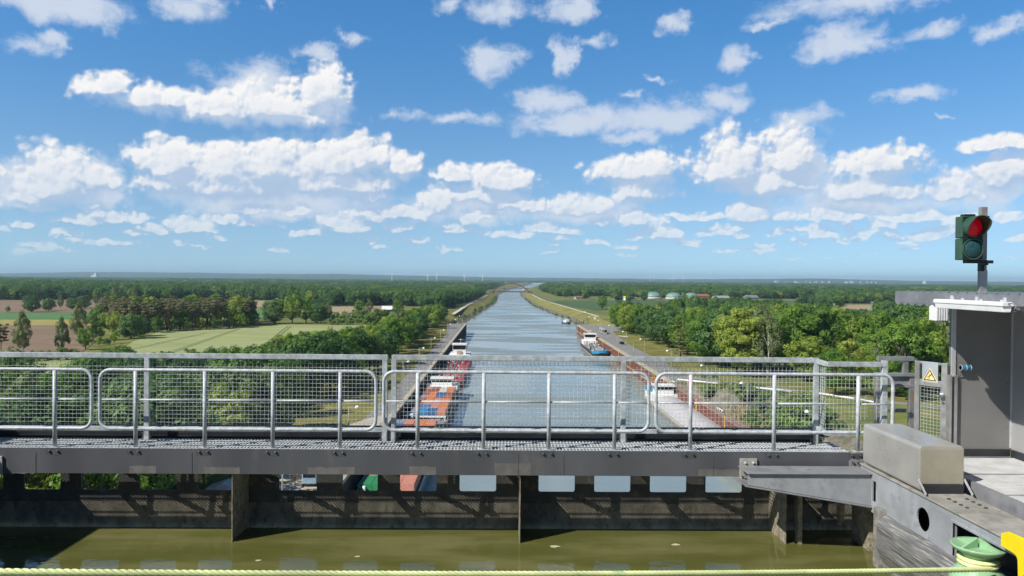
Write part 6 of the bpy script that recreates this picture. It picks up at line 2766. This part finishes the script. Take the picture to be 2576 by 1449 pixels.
# reeds round the inlet
R = random.Random(4)
mb = MB()
rpoly = [(72, 262), (78, 236), (80, 200), (78, 190), (70, 205), (66, 225), (65, 255)]
for _ in range(5200):
    x, y = R.uniform(64, 82), R.uniform(188, 262)
    if not inside((x, y), rpoly) or proj((x, y, 5))[0] > 1985:
        continue
    z = max(0, min(6.0, 6.7 * (1 - (right_edge(y) - x) / 10)))
    hh = R.uniform(1.4, 2.8)
    a = R.uniform(0, 3.14)
    dx, dy = .14 * math.cos(a), .14 * math.sin(a)
    lx, ly = R.uniform(-.5, .5), R.uniform(-.5, .5)
    mb.add([(x - dx, y - dy, z), (x + dx, y + dy, z), (x + lx, y + ly, z + hh)], [(0, 1, 2)])
tag(mb.build('reeds', REED, fix=False), kind='stuff')

# ================================================================== far buildings, bridge, wind turbines
# arch bridge over the canal
by = 1980.0
bx0, bx1 = PY(1238, 738, by).x, PY(1332, 738, by).x
br = thing('arch_bridge', 'rust brown tied arch road bridge across the canal', 'bridge', ((bx0 + bx1) / 2, by, 0))
hw = (bx1 - bx0) / 2
zd_ = PY(1290, 734, by).z
mb = MB()
mb.box(-hw - 8, hw + 8, -5, 5, zd_ - 1.4, zd_ + 1.6)
mb.build('bridge_deck', BRIDGE, br)
rise = PY(1290, 713, by).z - zd_
for sy in (-5, 5):
    mb = MB()
    n = 28
    pts = [(-hw + 2 * hw * i / n, sy, zd_ + rise * (1 - (2 * i / n - 1) ** 2)) for i in range(n + 1)]
    for a, c in zip(pts, pts[1:]):
        mb.bar(a, c, 1.6, 3.0)
    mb.build('arch', BRIDGE, br)
    mb = MB()
    for i in range(3, n - 2, 3):
        mb.bar((pts[i][0], sy, zd_), pts[i], .22, .22, (0, 1, 0))
    mb.build('hanger', BRIDGE, br)
for sx in (-1, 1):
    mb = MB()
    mb.box(sx * hw - 4, sx * hw + 4, -6, 6, 0, zd_ - 1.42)
    mb.build('abutment', BRIDGE, br)
# a lower plain bridge behind it
mb = MB()
q0, q1 = PY(1262, 725, 2600), PY(1332, 725, 2600)
mb.box(0, q1.x - q0.x, -5, 5, -1.2, 1.4)
for k in (.12, .88):
    mb.box((q1.x - q0.x) * k - 2, (q1.x - q0.x) * k + 2, -4, 4, -q0.z, -1.21)
o = mb.build('beam_bridge', plain('dark bridge', (.12, .12, .13)))
o.location = (q0.x, 2600, q0.z)
tag(o, 'low plain dark bridge just behind the arch bridge', 'bridge')


def gabled(name, label, px0, px1, pyb, h_, roof_h, wallm, roofm, depth=14, cat='building', group=None):
    a, c = G(px0, pyb, GZ), G(px1, pyb, GZ)
    L_ = (c - a).length
    t = thing(name, label, cat, (a.x, a.y, GZ), math.atan2(c.y - a.y, c.x - a.x), group)
    mb = MB()
    mb.box(0, L_, 0, depth, 0, h_)
    mb.build('wall', wallm, t)
    mb = MB()
    mb.prism([(-.8, h_ - .2), (depth + .8, h_ - .2), (depth / 2, h_ + roof_h)], 'x', -.6, L_ + .6)
    mb.build('roof', roofm, t)
    n = max(1, int(L_ / 6))
    mb = MB()
    for k in range(n):
        xx = (k + .5) * L_ / n
        mb.box(xx - .9, xx + .9, -.06, -.005, h_ * .35, h_ * .75)
    mb.build('window', DKGLASS, t)
    return t


gabled('shed', 'long shed with a bright white roof behind the wheat field', 962, 992, 796, 6.5, 2.8, plain('shed green', (.20, .30, .22)), WHITE, 16, 'shed')
gabled('shed', 'small white shed at the back edge of the wheat field', 884, 895, 806, 3.0, 1.8, WHITE, WHITE, 6, 'shed')
for px, py, r_, lab in ((1647, 753, 15.5, 'largest teal domed gas tank behind the green field'), (1699, 754, 14.5, 'middle teal domed gas tank behind the green field'), (1742, 752, 12.5, 'right teal domed gas tank beside the red roofed barn')):
    p = G(px, py, GZ)
    d_ = thing('gas_tank', lab, 'tank', (p.x, p.y + r_, GZ), 0, 'domed tanks behind the green field')
    mb = MB()
    mb.lathe([(r_, 0), (r_, 4.0)], (0, 0, 0), 32)
    mb.build('tank_wall', WALLB, d_)
    mb = MB()
    mb.lathe([(r_ * math.cos(t * math.pi / 16), 4.0 + r_ * .62 * math.sin(t * math.pi / 16)) for t in range(0, 8)] + [(0, 4.0 + r_ * .62)], (0, 0, 0), 32)
    mb.build('dome', DOME, d_)
gabled('barn', 'long red roofed barn right of the domed tanks', 1753, 1786, 751, 5, 4, WALLB, ROOFR, 22, 'barn')
gabled('barn', 'pale grey barn with teal doors right of the red roofed barn', 1805, 1838, 758, 6, 3.5, WALLB, plain('grey roof', (.33, .34, .35)), 20, 'barn')
gabled('barn', 'grey roofed barn farthest to the right of the tanks', 1883, 1909, 757, 6, 4, WALLB, plain('slate roof', (.22, .23, .26)), 18, 'barn')
gabled('barn', 'low pale barn beside the dark trees left of the tanks', 1552, 1600, 755, 4, 2, WALLB, plain('grey roof', (.33, .34, .35)), 14, 'barn')
gabled('shed', 'pale low shed in the field right of the bank track', 1449, 1472, 752, 3, 2.5, WALLB, ROOFB, 10, 'shed')
# brown roofed houses in the right wood
for px, py, w_, dy, lab, gl_ in ((1800, 846, 15, 12, 'brown roofed house half hidden in the trees of the right wood', 0), (1838, 874, 9, 14, 'brown steep roofed house in front of the longer one in the right wood', 1)):
    p = G(px, py + 6, GZ)
    t = thing('house', lab, 'house', (p.x, p.y, GZ), math.radians(8 if not gl_ else 80))
    hh = 13.5 if not gl_ else 11.0
    mb = MB()
    mb.box(-w_ / 2, w_ / 2, -dy / 2, dy / 2, 0, hh - 4.2)
    mb.build('wall', WALLB, t)
    mb = MB()
    mb.prism([(-dy / 2 - .6, hh - 4.3), (dy / 2 + .6, hh - 4.3), (0, hh + 1.5)], 'x', -w_ / 2 - .5, w_ / 2 + .5)
    rf = mb.build('roof', ROOFB, t)
    mb = MB()
    mb.box(-1.0, .2, -.6, .6, hh - .5, hh + 2.6)
    mb.build('chimney', ROOFB, rf)
p = G(2098, 792, GZ)
for px, py, hgt in ((2098, 800, 14), (2193, 800, 16)):
    p = G(px, py, GZ)
    mb = MB()
    mb.tube([(0, 0, 0), (0, 0, hgt)], .25, 6)
    mb.box(-1.2, 1.2, -.2, .2, hgt - 1, hgt)
    o = mb.build('utility_mast', plain('mast grey', (.35, .37, .38)))
    o.location = (p.x, p.y, GZ)
    tag(o, 'thin grey mast before the tan field, ' + ('left of the pair' if px < 2150 else 'right of the pair'), 'mast')

# wind turbines
def turbine():
    t = thing('wind_turbine', None, 'wind turbine')
    mb = MB()
    mb.tube([(0, 0, 0), (0, 0, 50), (0, 0, 100)], [4.2, 3.4, 2.4], 10)
    mb.build('tower', WHITE, t)
    mb = MB()
    mb.box(-2, 2, -3, 6, 99, 103)
    nc = mb.build('nacelle', WHITE, t)
    for k in range(3):
        a = 2 * math.pi * k / 3
        d_ = Vector((math.sin(a), 0, math.cos(a)))
        mb = MB()
        h_ = Vector((0, -4.5, 101))
        s_ = Vector((math.cos(a), 0, -math.sin(a)))
        mb.add([h_ + d_ * 1 - s_ * 2.2, h_ + d_ * 1 + s_ * 2.2, h_ + d_ * 40 + s_ * .9, h_ + d_ * 40 - s_ * .9,
                h_ + d_ * 1 - s_ * 1.0 + Vector((0, .5, 0)), h_ + d_ * 1 + s_ * 1.0 + Vector((0, .5, 0)), h_ + d_ * 40 + s_ * .2 + Vector((0, .2, 0)), h_ + d_ * 40 - s_ * .2 + Vector((0, .2, 0))],
               [(0, 1, 2, 3), (7, 6, 5, 4), (0, 4, 5, 1), (1, 5, 6, 2), (2, 6, 7, 3), (3, 7, 4, 0)])
        mb.build('blade', WHITE, t)
    return t


T0 = turbine()
for i, (px, pyh, pyb, rot, lab) in enumerate(((986, 686, 704, .1, 'leftmost white wind turbine on the horizon'), (1076, 688, 705, -.5, 'second wind turbine from the left, with a blade tilted left'), (1099, 688, 705, -.15, 'third wind turbine from the left, close beside the second'),
                                             (1168, 690, 705, 1.0, 'fourth wind turbine, with its blades spread in a flat V'), (1214, 692, 705, .0, 'white wind turbine nearest to the canal'),
                                             (1636, 691, 702, .5, 'first of the small wind turbines on the right horizon'), (1645, 691, 702, .2, 'second of the small wind turbines on the right horizon'), (1694, 690, 702, -.3, 'third of the small wind turbines on the right horizon'), (1718, 692, 702, .8, 'fourth of the small wind turbines on the right horizon'))):
    o = T0 if i == 0 else copy_tree(T0)
    YT = 5600 if i < 5 else 11000
    hub = PY(px, pyh, YT)
    s = (hub.z - GZ) / 101
    o.location = (hub.x, YT, GZ)
    o.scale = (s, s, s)
    tag(o, lab, None, 'wind turbines on the horizon')
    for ch in o.children:
        if ch.name.startswith('blade'):
            ch.location = (0, 0, 0)
            # turn the rotor about its hub
            ch.rotation_euler = (0, rot, 0)
            hv = Vector((0, -4.5, 101))
            ch.location = hv - Matrix.Rotation(rot, 3, 'Y') @ hv

# white chimney works far left, silo far right, village roofs
YT = 9000
b0 = PY(236, 697, YT)
wk_ = thing('factory', 'bright white works with a tall chimney on the left horizon', 'factory', (b0.x, YT, GZ))
hz2 = PY(236, 690, YT).z - GZ
mb = MB()
mb.box(-32, 28, 0, 40, 0, hz2 - 8)
mb.box(0, 26, 0, 40, hz2 - 8, hz2 + 14)
mb.build('hall', WHITE, wk_)
mb = MB()
mb.tube([(14, 20, 0), (14, 20, hz2 + 62)], 3.0, 10)
mb.build('chimney', WHITE, wk_)
b0 = PY(2325, 716, 9000)
mb = MB()
mb.box(-12, 12, -12, 12, 0, PY(2325, 708, 9000).z - GZ)
mb.box(-7, 7, -7, 7, PY(2325, 708, 9000).z - GZ + .01, PY(2325, 707, 9000).z - GZ)
o = mb.build('silo_tower', WHITE)
o.location = (b0.x, 9000, GZ)
tag(o, 'small white silo tower on the right horizon', 'silo')
R = random.Random(12)
for i in range(26):
    px = R.uniform(1940, 2210)
    YT = R.uniform(10500, 12000)
    q = PY(px, 706 + (px - 1940) / 80 + R.uniform(0, 4), YT)
    mb = MB()
    l_, d_, h_ = R.uniform(10, 26), R.uniform(9, 14), R.uniform(5, 12)
    mb.m = 0
    mb.box(-l_ / 2, l_ / 2, -d_ / 2, d_ / 2, -20, h_)
    mb.m = 1
    mb.prism([(-d_ / 2, h_ + .01), (d_ / 2, h_ + .01), (0, h_ + 5)], 'x', -l_ / 2, l_ / 2)
    o = mb.build('village_house', [WHITE if R.random() < .5 else WALLB, ROOFR if R.random() < .6 else ROOFB])
    o.location = (q.x, YT, max(q.z, 18))
    tag(o, 'tiny house of the hillside village on the right horizon', 'house', 'village houses on the right horizon')
